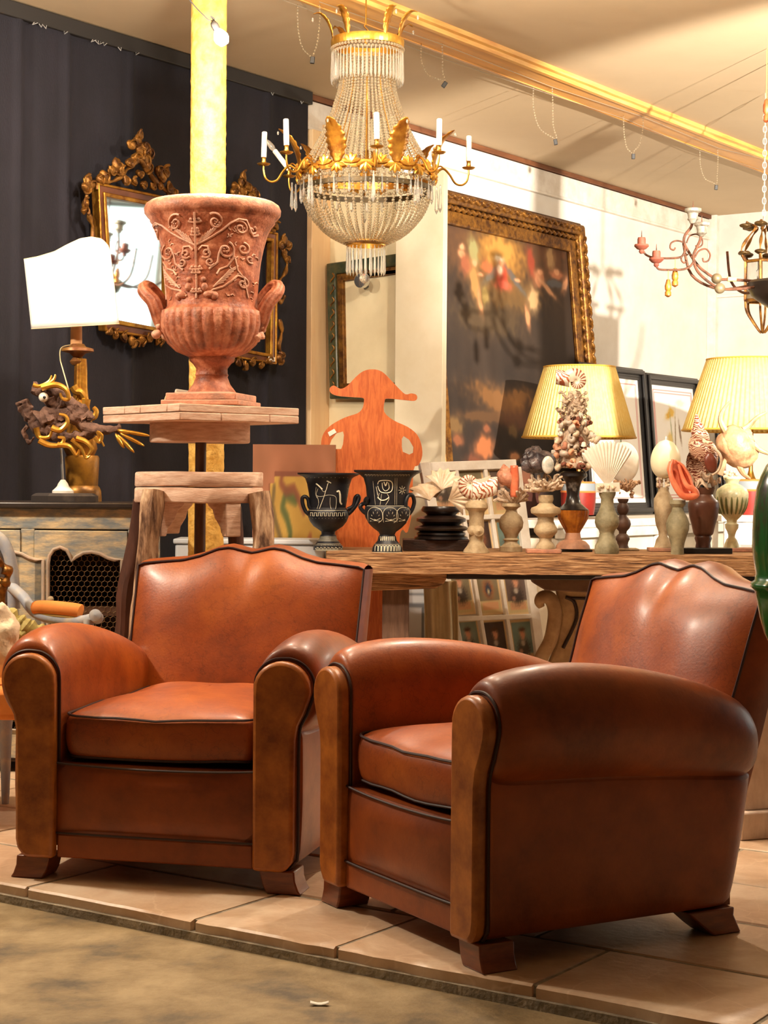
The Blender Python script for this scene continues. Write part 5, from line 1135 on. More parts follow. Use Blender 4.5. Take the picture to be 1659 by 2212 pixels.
for s, ex in ((1, 0), (-1, -110)):
    A = [(25+ex, 1268, .05), (50+ex, 1290, .0), (80+ex, 1325, -.06), (130+ex, 1338, -.14), (175+ex, 1342, -.2), (205+ex, 1335, -.24)] if s > 0 else [(-130, 1268, .05), (-140, 1300, 0), (-150, 1335, -.1), (-160, 1340, -.22)]
    pc2.part('arm', MB().tube(pc2.path(A, 6), .019, 10), chairpaint)
    if s > 0:
        pad = pc2.path([(76, 1318, -.06), (95, 1316, -.09), (125, 1318, -.14), (160, 1322, -.18), (176, 1326, -.19)], 5)
        pc2.part('arm_pad', MB().tube([p+Vector((0, 0, .006)) for p in pad], [.012]+[.024]*(len(pad)-2)+[.014], 12), MATS['orange_upholstery'])
        pc2.part('pad_braid', MB().tube([p-Vector((0, .012, .016)) for p in pad], .006, 6), mat('ochre_braid', (186, 158, 96), rough=.8))
        pc2.part('arm_scroll', MB().lathe([(.0004, -.03), (.014, -.029), (.02, -.024), (.02, .024), (.0004, .03)], 20, M=Matrix.Rotation(R(75), 4, 'X')).xf(Matrix.Translation(q(208, 1332, -.25))), chairpaint)
        pc2.part('arm_support', MB().tube([q(192, 1340, -.24), q(190, 1370, -.25), Vector((q(180, 1420, -.26).x, -.28, .42))], [.017, .016, .018], 10), chairpaint)
for (x, y) in ((-.10, -.38), (.09, .05), (.09, -.38), (-.12, .05)): pass
for (xx, yy) in ((q(165, 1500).x, -.38), (q(8, 1600, -.0).x, .03), (q(-125, 1500).x, -.38), (q(-125, 1500).x, .03)):
    pc2.part('leg', MB().lathe([(.012, 0), (.014, .03), (.022, .26), (.026, .30), (.026, .36)], 14, (xx, yy, 0)), chairpaint)
st = T('stone_fragment', 'pale pitted stone carving resting at the left picture edge', 'stone fragment', loc=(at(2, 1420, 5.53).x, 5.53, .4405))
mb = MB().ball((0, 0, .135), (.055, .06, .115), 3).jitter(.018, 18)
st.solo(mb.jitter(.006, 60), mat('pitted_limestone', (226, 206, 176), (70, 52, 36), 24, .85, bump=.8, bscale=30, ramp=(.62, .76)), smooth=60)
cr_ = T('ridge_ornament', 'mossy yellow ceramic acanthus fragment behind the left armchair arm', 'ceramic fragment', loc=(at(70, 1400, 5.68).x, 5.68, .4405))
moss = mat('mossy_ceramic', (196, 182, 110), (128, 112, 56), 12, .7, bump=.5, bscale=40); f0 = 0
for j, P in enumerate(([(-5, 1322), (20, 1332), (45, 1348), (70, 1362), (95, 1372), (115, 1385)], [(-5, 1340), (25, 1350), (55, 1358), (75, 1378), (88, 1400)], [(20, 1360), (40, 1375), (52, 1395), (60, 1420)])):
    pth = smooth_path([cr_.L(x, y, -.01*j) for x, y in P], 6); pth = [Vector((p.x, p.y, max(.03, p.z))) for p in pth]
    cr_.part('leaf_ridge', MB().tube(pth, [.028+.007*sin(i*1.2) for i in range(len(pth))], 10).jitter(.006, 40), moss)
cr_.part('foot', MB().box(-.06, .06, -.05, .05, 0, .10).jitter(.012, 20), moss)
cu = T('gilt_curl', 'gilt carved curl fragment at the left edge above the stones', 'gilt carving', loc=(at(-8, 1290, 5.76).x, 5.76, .4405))
q = cu.L; cu.solo(MB().tube(smooth_path([q(-12, 1210), q(8, 1222), q(18, 1240), q(8, 1258), q(-6, 1248), q(-8, 1270), q(6, 1280), Vector((.0, 0, .12)), Vector((0, 0, .03))], 6), [.016+.006*sin(i*.8) for i in range(49)], 8).jitter(.005, 40), gilt_dk, smooth=60)
# ------------------------------------------------------------------ things behind the table
ob = T('orange_cutout_panel', 'orange varnished plywood cut-out in the shape of a figure wearing a bicorne hat', 'panel', loc=(at(805, 1300, 8.1).x, 8.1, 0))
OUT = [(740, 1400), (752, 1200), (722, 1192), (700, 1160), (698, 1030), (694, 985), (694, 955), (700, 935), (716, 918), (745, 902), (772, 893), (783, 882), (786, 868), (784, 860), (760, 858), (728, 855), (714, 848), (713, 838), (722, 833), (735, 840), (750, 834), (768, 815), (785, 802), (804, 798), (825, 803), (845, 822), (862, 840), (876, 852), (888, 850), (899, 853), (901, 861), (894, 866), (870, 864), (838, 861), (831, 866), (830, 890), (850, 908), (880, 922), (900, 938), (910, 960), (912, 985), (904, 1005), (893, 1016), (890, 1100), (880, 1150), (868, 1145), (862, 1190), (862, 1400)]
oq = lambda l: [ob.L2(x, y) for x, y in l]
def rd(pts): return [(v.x, v.y) for v in smooth_path([(x, y, 0) for x, y in pts], 3)]
outer = rd(oq(OUT)); outer = [(x, max(.0, z)) for x, z in outer]; outer[0] = (outer[0][0], 0.0); outer[-1] = (outer[-1][0], 0.0)
ply = mat('orange_plywood', (208, 112, 56), (182, 88, 40), 9, .4, coat=.25, stretch=(5, 1, .8), ramp=(.4, .6), warp=1.5)
h1_ = oq([(711, 965), (716, 950), (727, 936), (741, 932), (743, 940), (741, 960), (737, 970), (722, 970)]); h2_ = oq([(868, 948), (872, 942), (884, 950), (893, 966), (892, 978), (884, 982), (870, 976), (868, 965)])
ob.part('cutout', MB().holed(outer, [h1_[::-1], h2_[::-1]], -.011, .011), ply, smooth=0)
ob.part('back_batten', MB().box(-.05, .05, .011, .03, 0, .9), darkwood)
t = T('price_tag', 'small white price tag stuck on the orange cut-out panel', 'tag', px=(717, 934, 8.086)); t.solo(MB().prism(t.outl([(708, 934), (722, 926), (727, 934), (712, 943)]), -.001, .001), chip)
def line_dist(u, v, P):
    d = 9
    for (ax_, ay), (bx, by) in zip(P, P[1:]):
        dx, dy = bx-ax_, by-ay; tt = max(0, min(1, ((u-ax_)*dx+(v-ay)*dy)/(dx*dx+dy*dy+1e-9))); d = min(d, math.hypot(u-ax_-tt*dx, v-ay-tt*dy))
    return d
fp = T('floral_board', 'old wooden panel painted ochre with green scrolls and flowers behind the black vases', 'painted panel', loc=(at(640, 1200, 8.02).x, 8.03, 0), rz=0)
fx0, fx1 = fp.L(546, 1000).x, fp.L(725, 1000).x; fzt = fp.L(600, 960).z
fp.part('board', MB().box(fx0, fx1, .001, .03, 0, fzt), mat('panel_edge_wood', (150, 110, 76), (110, 76, 50), 8, .8))
sc1 = [(.52, .80), (.40, .82), (.36, .77), (.42, .73), (.46, .68), (.44, .60), (.36, .58)]; sc2 = [(.36, .9), (.34, .86), (.40, .83), (.5, .84), (.62, .76)]; sc3 = [(.26, .84), (.24, .78), (.28, .72), (.34, .66), (.30, .60), (.36, .52), (.34, .44)]
def fpc(u, v):
    n = noise.noise((u*6, v*9, 2))*14; c = [176+n, 138+n, 62+n*.6]
    d = min(u-.0, 1-u); 
    inner = (u > .19 and v < .90) and not (u < .27 and v > .86)
    if not inner: c = [146+n*1.4, 92+n, 62+n]
    elif u < .205 or v > .885: c = [122, 70, 48]
    if inner:
        for P, col, w_ in ((sc1, (72, 86, 44), .034), (sc2, (120, 66, 44), .028), (sc3, (96, 78, 44), .028), ([(.5, .62), (.62, .60), (.7, .66)], (140, 74, 46), .03), ([(.55, .5), (.6, .46), (.66, .5)], (60, 74, 40), .03)):
            k_ = max(0, 1-(line_dist(u, v, P)/w_)**2); c = [lerp(c[i], col[i], k_*.9) for i in range(3)]
    return c
picture('painting', fp, (fx0, -.0, 0), (fx1, -.0, 0), (fx1, -.0, fzt), (fx0, -.0, fzt), 60, 160, fpc, vcol('painted_wood', .6))
bx = T('grey_plinth_box', 'pale grey box behind the yellow pillar, left of the rustic table', 'box', loc=(at(560, 1300, 7.74).x, 7.74, 0))
bx.part('carcass', MB().box(bx.L(378, 1200).x, bx.L(700, 1200).x, 0, .24, 0, bx.L(560, 1176).z), mat('pale_grey_panel', (214, 218, 224), (196, 202, 210), 5, .5), bevel=.01)
bx.part('lid', MB().box(bx.L(374, 1200).x, bx.L(703, 1200).x, -.01, .25, bx.L(560, 1176).z, bx.L(560, 1165).z), MATS['pale_grey_panel'], bevel=.006)
# ---- the large old painting
pw = walled('old_painting', 'very large dark religious oil painting in a carved gilt frame leaning on the white wall', 'painting', 1255, 482, .05, R(5.6))
top = pw.loc.copy(); hgt = pw.loc.z/cos(R(5.6)); dn = pw.m.to_3x3() @ Vector((0, 0, -1)); base = top+dn*hgt
pw = T('old_painting', pw.p[0], 'painting', loc=base+Vector((0, 0, .002)), rz=RZW, tilt=R(5.6))
TR = pw.L(1255, 483); TL = pw.L(940, 412); wd = TR.x-TL.x+.25; fw = .20; H_ = TR.z
x1_ = TR.x; x0_ = x1_-wd
def rect(a, b, c_, d): return [(a, c_), (b, c_), (b, d), (a, d)]
O_ = rect(x0_, x1_, 0, H_)
def ins(d): return rect(x0_+d, x1_-d, d, H_-d)
pw.part('frame_back', MB().holed(O_, [ins(fw)[::-1]], .0, .05), mat('dark_frame_wood', (86, 54, 30), (56, 34, 20), 8, .5), bevel=.006)
pw.part('frame_moulding', MB().holed(ins(.02), [ins(.09)[::-1]], -.045, .0), gilt_dk, bevel=.02)
pw.part('frame_inner', MB().holed(ins(.125), [ins(fw+.005)[::-1]], -.02, .01), gilt_dk, bevel=.008)
mb = MB()
def carve(a, b, n_, ax):
    for i in range(n_):
        f = (i+.5)/n_; p = Vector(a).lerp(Vector(b), f)
        mb.ball(p, (.03, .016, .012) if ax == 'x' else (.012, .016, .03), 1, Matrix.Rotation(R(32 if i % 2 else -32), 3, 'Y'))
carve((x0_+.1, -.045, H_-.055), (x1_-.1, -.045, H_-.055), 46, 'x'); carve((x1_-.055, -.045, H_*.3), (x1_-.055, -.045, H_-.1), 46, 'z')
carve((x0_+.1, -.02, H_-.11), (x1_-.1, -.02, H_-.11), 60, 'x'); carve((x1_-.11, -.02, H_*.3), (x1_-.11, -.02, H_-.1), 60, 'z')
pw.part('frame_carving', mb, gilt_dk)
ca0, ca1, cz0, cz1 = x0_+fw, x1_-fw, fw, H_-fw
def uv(x, y): v = pw.L(x, y); return ((v.x-ca0)/(ca1-ca0), (v.z-cz0)/(cz1-cz0))
asp = (cz1-cz0)/(ca1-ca0)
def pxs(d, y=600): return d/396/(ca1-ca0)*1.25
BL = []
def bb(x, y, rx, ry, ang, col, st=.9):
    u_, v_ = uv(x, y); a = pw.L(x-rx, y); b = pw.L(x+rx, y); c_ = pw.L(x, y-ry); d = pw.L(x, y+ry)
    BL.append((u_, v_, (b.x-a.x)/2/(ca1-ca0), (c_.z-d.z)/2/(cz1-cz0), 0, col, st) if not ang else (u_, v_, (b.x-a.x)/2/(ca1-ca0), (c_.z-d.z)/2/(cz1-cz0), ang, col, st))
bb(1085, 560, 100, 90, 0, (84, 58, 32), .9); bb(1082, 555, 60, 58, 0, (142, 98, 42), .95); bb(1085, 548, 34, 34, 0, (190, 140, 66), .9); bb(1105, 640, 60, 35, 0, (120, 88, 44), .7); bb(1060, 690, 70, 40, 0, (92, 72, 44), .6)
bb(1192, 545, 40, 60, 0, (104, 64, 36), .8); bb(1000, 530, 40, 60, 0, (96, 64, 40), .7)
bb(1066, 596, 22, 11, 20, (96, 90, 80)); bb(1112, 602, 26, 10, -25, (92, 88, 84)); bb(1088, 598, 13, 24, 0, (186, 64, 42)); bb(1092, 618, 18, 10, 0, (206, 92, 70)); bb(1083, 585, 7, 14, 0, (226, 206, 178)); bb(1081, 562, 9, 9, 0, (232, 216, 190)); bb(1085, 570, 6, 6, 0, (206, 140, 96)); bb(1122, 608, 6, 4, 0, (214, 150, 108)); bb(1042, 595, 6, 4, 0, (206, 140, 100)); bb(1056, 578, 12, 14, 0, (196, 96, 60), .7)
bb(1028, 545, 11, 30, -18, (150, 146, 96)); bb(1003, 552, 8, 10, 0, (206, 146, 104)); bb(1003, 536, 6, 7, 0, (214, 160, 118)); bb(1012, 575, 12, 22, 12, (150, 84, 56)); bb(1030, 610, 11, 40, 14, (176, 130, 74)); bb(1042, 655, 5, 26, 12, (206, 142, 96)); bb(1052, 640, 9, 20, 20, (150, 126, 70)); bb(1030, 570, 5, 7, 0, (206, 150, 110))
bb(1150, 570, 8, 34, 14, (150, 56, 34), .8); bb(1192, 560, 9, 30, -10, (176, 140, 96)); bb(1168, 605, 12, 18, 0, (186, 122, 84)); bb(1170, 590, 6, 7, 0, (210, 150, 110)); bb(1206, 598, 16, 10, 0, (190, 120, 84)); bb(1205, 590, 6, 7, 0, (214, 156, 116)); bb(1185, 625, 18, 8, -20, (206, 150, 108)); bb(1222, 618, 9, 12, 30, (200, 140, 100)); bb(1156, 650, 12, 26, 16, (196, 160, 112)); bb(1143, 685, 5, 24, 18, (212, 146, 100)); bb(1200, 615, 18, 9, 0, (88, 90, 96), .8)
bb(1100, 875, 75, 30, -8, (124, 84, 44), .9); bb(1130, 860, 30, 22, 0, (150, 104, 56), .8); bb(1060, 900, 70, 14, 0, (96, 66, 38), .8); bb(1145, 905, 12, 50, -18, (60, 40, 26), .8); bb(1120, 910, 34, 20, 0, (92, 56, 36), .7)
bb(1052, 965, 22, 26, 0, (178, 106, 62)); bb(1056, 925, 8, 10, 0, (150, 88, 56), .8); bb(985, 920, 20, 20, 0, (122, 92, 52), .8); bb(996, 950, 12, 14, 0, (142, 84, 52), .8); bb(1115, 985, 12, 10, 0, (200, 140, 96), .9); bb(1112, 930, 10, 14, 0, (120, 96, 60), .8); bb(1030, 1000, 20, 20, 0, (132, 70, 44), .7); bb(1140, 1080, 40, 40, 0, (92, 40, 28), .7); bb(1140, 1030, 14, 20, 0, (170, 100, 66), .6)
def pbase(u, v):
    n = noise.fractal((u*5, v*6, 1), 1, 2, 4)*10; s_ = noise.noise((u*18, v*3, 7))*5
    return [lerp(34, 52, v)+n+s_, lerp(28, 38, v)+n*.8+s_, lerp(25, 28, v)+n*.6+s_]
picture('canvas', pw, (ca0-.01, .012, cz0-.01), (ca1+.01, .012, cz0-.01), (ca1+.01, .012, cz1+.01), (ca0-.01, .012, cz1+.01), 240, 330, blobs(pbase, BL), vcol('oil_painting', .75, bump=.05))
# ---- white shelf, prints and yellow lamps
shf = walled('white_shelf_cabinet', 'low white painted shelf cabinet behind the table with prints and lamps on it', 'cabinet', 1440, 1118, .86)
shz = shf.loc.z; shf = T('white_shelf_cabinet', shf.p[0], 'cabinet', loc=(shf.loc.x, shf.loc.y, 0), rz=RZW)
sx0, sx1 = shf.L(1205, 1118).x, shf.L(1612, 1118).x
shf.part('top', MB().box(sx0, sx1, 0, .46, shz-.045, shz), white_paint, bevel=.005)
shf.part('rail', MB().box(sx0+.02, sx1-.02, .01, .03, shz-.10, shz-.045), white_paint, bevel=.003)
shf.part('body', MB().box(sx0+.03, sx1-.03, .05, .44, 0, shz-.10), mat('cream_white_panel', (240, 228, 208), (228, 214, 192), 5, .6), bevel=.004)
for x in (sx0+.03, (sx0+sx1)/2, sx1-.09): shf.part('stile', MB().box(x, x+.06, .02, .05, 0, shz-.10), white_paint, bevel=.003)
def print_frame(label, out, inn, flowers, tilt=R(5)):
    o2 = .10
    p0 = wallT.m @ wallT.L(out[2][0], out[2][1], -.31)
    # stand on the shelf
    t = T('framed_botanical_print', label, 'framed print', loc=p0, rz=RZW, tilt=tilt, group='black framed botanical prints')
    hh_ = (p0.z-shz-.006)/cos(tilt); dn_ = t.m.to_3x3() @ Vector((0, 0, -1)); t = T('framed_botanical_print', label, 'framed print', loc=p0+dn_*hh_, rz=RZW, tilt=tilt, group='black framed botanical prints')
    tr_ = t.L(*out[2]); tl_ = t.L(*out[3]); Hh = tr_.z; xa, xb = tl_.x, tr_.x; f_ = .075
    R4 = lambda d: [(xa+d, d), (xb-d, d), (xb-d, Hh-d), (xa+d, Hh-d)]
    t.part('frame', MB().holed(R4(0), [R4(f_*.8)[::-1]], 0, .03), blackwood, bevel=.006); t.part('frame_step', MB().holed(R4(.012), [R4(f_*.55)[::-1]], -.018, .0), blackwood, bevel=.006); t.part('frame_slip', MB().holed(R4(f_*.75), [R4(f_)[::-1]], .002, .02), blackwood, bevel=.002)
    W_ = xb-xa-2*f_; HH = Hh-2*f_
    def fc(u, v):
        x, y = u*W_, v*HH; c = [246, 242, 234]; e = min(x, W_-x, y, HH-y)
        if .028 < e < .036 or .045 < e < .049: c = [206, 120, 120]
        return c
    m_ = t.part('mount', MB().prism(R4(f_-.004), .012, .02), white_paint)
    picture('print', t, (xa+f_, .0115, f_), (xb-f_, .0115, f_), (xb-f_, .0115, Hh-f_), (xa+f_, .0115, Hh-f_), 110, 130, blobs(fc, flowers), vcol('printed_paper', .6))
    return t
G = (92, 104, 52); Yl = (222, 176, 60); Bk = (40, 38, 36); Rd = (150, 50, 50); Br = (140, 90, 70)
fl1 = [(.62, .70, .05, .03, 30, G, 1), (.58, .63, .06, .03, -20, G, 1), (.66, .56, .05, .03, 20, (120, 80, 50), 1), (.60, .5, .012, .18, 5, G, 1), (.7, .45, .04, .03, 0, Br, .9), (.55, .62, .05, .05, 0, Yl, .9), (.66, .35, .03, .1, 0, (170, 110, 100), .8), (.64, .16, .10, .035, 0, Bk, 1), (.64, .22, .03, .04, 0, Rd, 1), (.64, .09, .18, .03, 0, (232, 226, 206), .9)]
fl2 = [(.4, .76, .10, .035, 20, Yl, 1), (.45, .78, .06, .03, -30, (230, 190, 80), 1), (.42, .6, .012, .16, 5, (170, 176, 140), 1), (.5, .55, .012, .2, -8, (150, 130, 90), 1), (.38, .55, .06, .05, 0, (226, 196, 110), .9), (.62, .6, .02, .1, 10, (110, 80, 50), .8), (.5, .16, .10, .035, 0, Bk, 1), (.66, .86, .10, .03, 0, (226, 220, 190), .8)]
print_frame('black framed botanical print half hidden by the left yellow lampshade', [(1270, 1110), (1415, 1120), (1390, 798), (1250, 780)], None, fl1)
print_frame('black framed botanical print of a yellow flower between the two yellow lampshades', [(1410, 1120), (1530, 1120), (1508, 818), (1395, 802)], None, fl2)
print_frame('black framed botanical print mostly hidden behind the right yellow lamp', [(1560, 1120), (1700, 1120), (1680, 862), (1545, 838)], None, fl2)
silk = mat('yellow_pleated_silk', (244, 220, 142), (238, 208, 122), 40, .7)
def ylamp(label, cx, cyt, cyb, ht, hb, Y, bars, zb=None):
    t = T('yellow_lamp', label, 'lamp', loc=(at(cx, 1000, Y).x, Y, (shz if zb is None else zb)+.001), group='pair of lamps with pleated yellow shades')
    z = lambda y: t.L(cx, y).z
    pr = [(lerp(hb, ht, f)*t.k, lerp(z(cyb), z(cyt), f)) for f in [i/8 for i in range(9)]]
    mb = MB(); n = 240
    mb.grid(lambda u, v: ((lerp(hb, ht, v)*t.k*(1+.012*sin(u*2*pi*80)))*cos(2*pi*u), (lerp(hb, ht, v)*t.k*(1+.012*sin(u*2*pi*80)))*sin(2*pi*u), lerp(z(cyb), z(cyt), v)), 480, 4, cu=True)
    t.part('shade', mb, silk, solid=.002, fix=False, smooth=80)
    tm = mat('gold_braid', (206, 160, 66), rough=.6)
    for h, y, w_ in ((hb, cyb, .006), (ht, cyt, .005)): t.part('trim', MB().tube([(h*t.k*1.01*cos(2*pi*i/64), h*t.k*1.01*sin(2*pi*i/64), z(y)) for i in range(64)], w_, 6, closed=True), tm)
    b = z(cyb); zz0 = 0.0; top_ = z(bars[0]); 
    def seg(y0, y1, h0, h1, m, nm): t.part(nm, MB().lathe([(h0*t.k, max(0, z(y0))), (lerp(h0, h1, .5)*t.k*1.03, (max(0, z(y0))+z(y1))/2), (h1*t.k, z(y1))], 40), m)
    red = mat('red_lacquer', (150, 42, 30), (116, 28, 22), 8, .4, coat=.2); bl_ = mat('blue_grey_band', (136, 144, 150), rough=.5); orr = mat('orange_band', (206, 120, 60), rough=.5)
    yb_ = bars[1]; H = yb_-bars[0]
    seg(yb_, bars[0]+.34*H, 34, 38, red, 'body'); seg(bars[0]+.34*H, bars[0]+.28*H, 38, 38.2, orr, 'band'); seg(bars[0]+.28*H, bars[0]+.06*H, 38, 37, bl_, 'band'); seg(bars[0]+.06*H, bars[0], 37, 34, orr, 'band')
    t.part('stem', MB().lathe([(.03, z(bars[0])), (.02, z(bars[0])+.02), (.012, z(bars[0])+.05), (.012, z(cyb)+.10)], 16), brass)
    t.part('shade_carrier', MB().tube([(-lerp(hb, ht, .3)*t.k, 0, lerp(z(cyb), z(cyt), .3)), (0, 0, z(cyb)+.1), (lerp(hb, ht, .3)*t.k, 0, lerp(z(cyb), z(cyt), .3))], .003, 5), brass)
ylamp('yellow pleated lampshade on a red barrel lamp, behind the shell tower', 1250, 793, 945, 76, 121, 9.87, (1040, 1112))
sd_z = at(1622, 1112, 9.7).z
sd = T('side_table', 'white side table under the right yellow lamp', 'table', loc=(at(1622, 1112, 9.7).x, 9.7, 0))
sd.part('top', MB().box(-.2, .25, -.2, .2, sd_z-.035, sd_z), white_paint, bevel=.004)
for xx in (-.18, .21):
    for yy in (-.18, .15): sd.part('leg', MB().box(xx, xx+.03, yy, yy+.03, 0, sd_z-.035), white_paint, bevel=.003)
sd.part('drawer_front', MB().box(-.15, .2, -.185, -.165, sd_z-.16, sd_z-.04), white_paint, bevel=.003)
ylamp('yellow pleated lampshade on a red barrel lamp, behind the horned conch at right', 1622, 777, 930, 96, 146, 9.7, (1035, 1112), sd_z)
# ------------------------------------------------------------------ white framed sheet of portraits under and behind the table
wf = T('portrait_window_frame', 'white painted window frame holding rows of small portraits, leaning behind the table', 'window frame', loc=(at(1080, 1440, 8.2).x, 8.2, 0), rz=R(22), tilt=R(9))
def bar(p, q_, w_, name='glazing_bar', y0=-.02, y1=.012, m=white_paint):
    a = Vector(wf.L(*p)); b = Vector(wf.L(*q_)); d = (b-a).normalized(); n = Vector((-d.z, 0, d.x))*w_
    wf.part(name, MB().prism([(a.x+n.x, a.z+n.z), (b.x+n.x, b.z+n.z), (b.x-n.x, b.z-n.z), (a.x-n.x, a.z-n.z)], y0, y1), m, bevel=.003)
def fl_(y): return (y-1005)/390
LX = lambda y: 915+72*(y-1005)/390; RX_ = lambda y: 1112+50*(y-1005)/390
ybot = 1462
rowsy = [1008, 1120, 1226, 1336, 1452]
GX = lambda f, y: lerp(LX(y), RX_(y), f)
bar((LX(1000), 1000), (LX(ybot), ybot), .024, 'stile'); bar((RX_(1010), 1010), (RX_(ybot), ybot), .024, 'stile')
for i, y in enumerate(rowsy): bar((LX(y), y+2), (RX_(y), y-5), .022 if i in (0, 4) else .011, 'rail' if i in (0, 4) else 'glazing_bar', y0=-.018)
for f in (.34, .66): bar((GX(f, 1008), 1008), (GX(f, ybot-10), ybot-10), .009, y0=-.016)
tones = [[(196, 160, 120), (112, 100, 82)], [(190, 150, 110), (132, 122, 98)], [(120, 80, 66), (104, 88, 82)], [(186, 156, 110), (126, 142, 130)], [(60, 46, 40), (70, 56, 52)], [(176, 150, 100), (114, 140, 134)]]
for r_ in range(4):
    for c_ in range(3):
        ya, yb = rowsy[r_]+4, rowsy[r_+1]-6; fa, fb = c_/3+.03, (c_+1)/3-.03
        cs = [wf.L(GX(fa, yb), yb), wf.L(GX(fb, yb), yb-4), wf.L(GX(fb, ya), ya-4), wf.L(GX(fa, ya), ya)]
        for v in cs: v.y = .006
        t0, t1 = tones[(r_*3+c_+random.randint(0, 1)) % 6]
        def base(u, v, t0=t0, t1=t1):
            if u < .07 or u > .93 or v < .05 or v > .95: return (214, 186, 140)
            if v < .3: return (206, 160, 120) if (.1 < v < .26 and .15 < u < .85) else (196, 176, 130)
            n = noise.noise((u*4+r_*3, v*4+c_*5, 1))*12; return [q+n for q in t1]
        bl_ = [(.5, .42, .3, .2, 0, (64, 56, 52), .9), (.5, .70, .12, .11, 0, (206, 150, 120), .95), (.5, .80, .14, .05, 0, (70, 46, 34), .8), (.48, .52, .1, .06, 0, (206, 196, 180), .7), (.35, .36, .08, .05, 0, (206, 150, 120), .6)] if (r_*3+c_) % 3 != 1 or r_ == 3 else [(.5, .55, .22, .2, 0, (200, 110, 60), .8), (.5, .55, .14, .15, 0, (50, 66, 90), .9), (.5, .5, .05, .06, 0, (220, 210, 170), .8)]
        picture('portrait', wf, cs[0], cs[1], cs[2], cs[3], 24, 32, blobs(base, bl_), vcol('glazed_print', .25, coat=.5))
wf.part('backing', MB().prism([(v.x, v.z) for v in (wf.L(LX(1005), 1005), wf.L(RX_(1005), 1005), wf.L(RX_(ybot), ybot), wf.L(LX(ybot), ybot))], .008, .014), white_paint)
# pale panel with columns, beige cloth roll, carved scroll
gp = T('column_print_panel', 'pale grey panel printed with classical columns, seen under the table', 'panel', loc=(at(890, 1400, 8.3).x, 8.3, 0), rz=R(0), tilt=R(0))
def gpc(u, v):
    c = [214, 216, 220]
    for cxx in (.12, .2, .42, .5, .72, .8):
        if abs(u-cxx) < .018 and v < .72: c = [120, 124, 132]
    if .72 < v < .75 or .80 < v < .815: c = [130, 134, 142]
    return c
a, b = gp.L(795, 1300), gp.L(960, 1300); zt = gp.L(880, 1225).z
gp.part('board', MB().box(a.x, b.x, .001, .02, 0, zt), white_paint); picture('print', gp, (a.x, 0, 0), (b.x, 0, 0), (b.x, 0, zt), (a.x, 0, zt), 90, 60, gpc, vcol('printed_paper'))
cl = T('beige_cloth_roll', 'beige linen cloth standing in soft folds left of the portrait frame under the table', 'cloth', loc=(at(945, 1400, 8.1).x, 8.1, 0))
a, b = cl.L(914, 1300), cl.L(985, 1300); zt = cl.L(940, 1255).z
cl.solo(MB().grid(lambda u, v: (lerp(a.x, b.x, u)+.012*sin(v*3), .018*sin(u*14+v*1.5)+.012*sin(u*23), v*zt), 40, 12), mat('beige_linen', (206, 188, 150), (186, 166, 128), 6, .85), solid=.004, fix=False, smooth=80)
sc = T('carved_scroll_bracket', 'beige carved wooden scroll leg under the right part of the table', 'carving', loc=(at(1200, 1420, 7.78).x, 7.78, 0))
q = lambda l: [sc.L2(x, y) for x, y in l]
beige = mat('beige_carved_wood', (188, 158, 116), (146, 114, 80), 10, .7, bump=.2)
prof_ = [(1163, 1300), (1168, 1282), (1185, 1276), (1200, 1282), (1206, 1300), (1200, 1330), (1190, 1355), (1176, 1385), (1160, 1415), (1150, 1440)]
pth = smooth_path([sc.L(x, y) for x, y in [(1160, 1445), (1172, 1415), (1188, 1385), (1196, 1350), (1198, 1318), (1190, 1295), (1176, 1290), (1166, 1300), (1170, 1312)]], 6)
pth = [Vector((pth[0].x-.03, 0, .004)), Vector((pth[0].x-.01, 0, .15))]+pth
sc.part('scroll', MB().tube([p+Vector((0, dy, 0)) for p in pth for dy in (0,)], [.032]*(len(pth)-10)+[.032-.002*i for i in range(10)], 10), beige)
sc.part('back_board', MB().prism([(x, max(0, z)) for x, z in q([(1200, 1262), (1330, 1262), (1330, 1500), (1330, 1610), (1180, 1610), (1185, 1440), (1205, 1390), (1215, 1330)])], .04, .09), beige, bevel=.01)
sc.part('moulding', MB().tube(smooth_path([sc.L(x, y, .035) for x, y in [(1222, 1290), (1240, 1300), (1246, 1330), (1236, 1360), (1216, 1400)]], 5), .008, 8).tube([sc.L(1230, 1292, .035), sc.L(1330, 1296, .035)], .006, 6), darkwood)
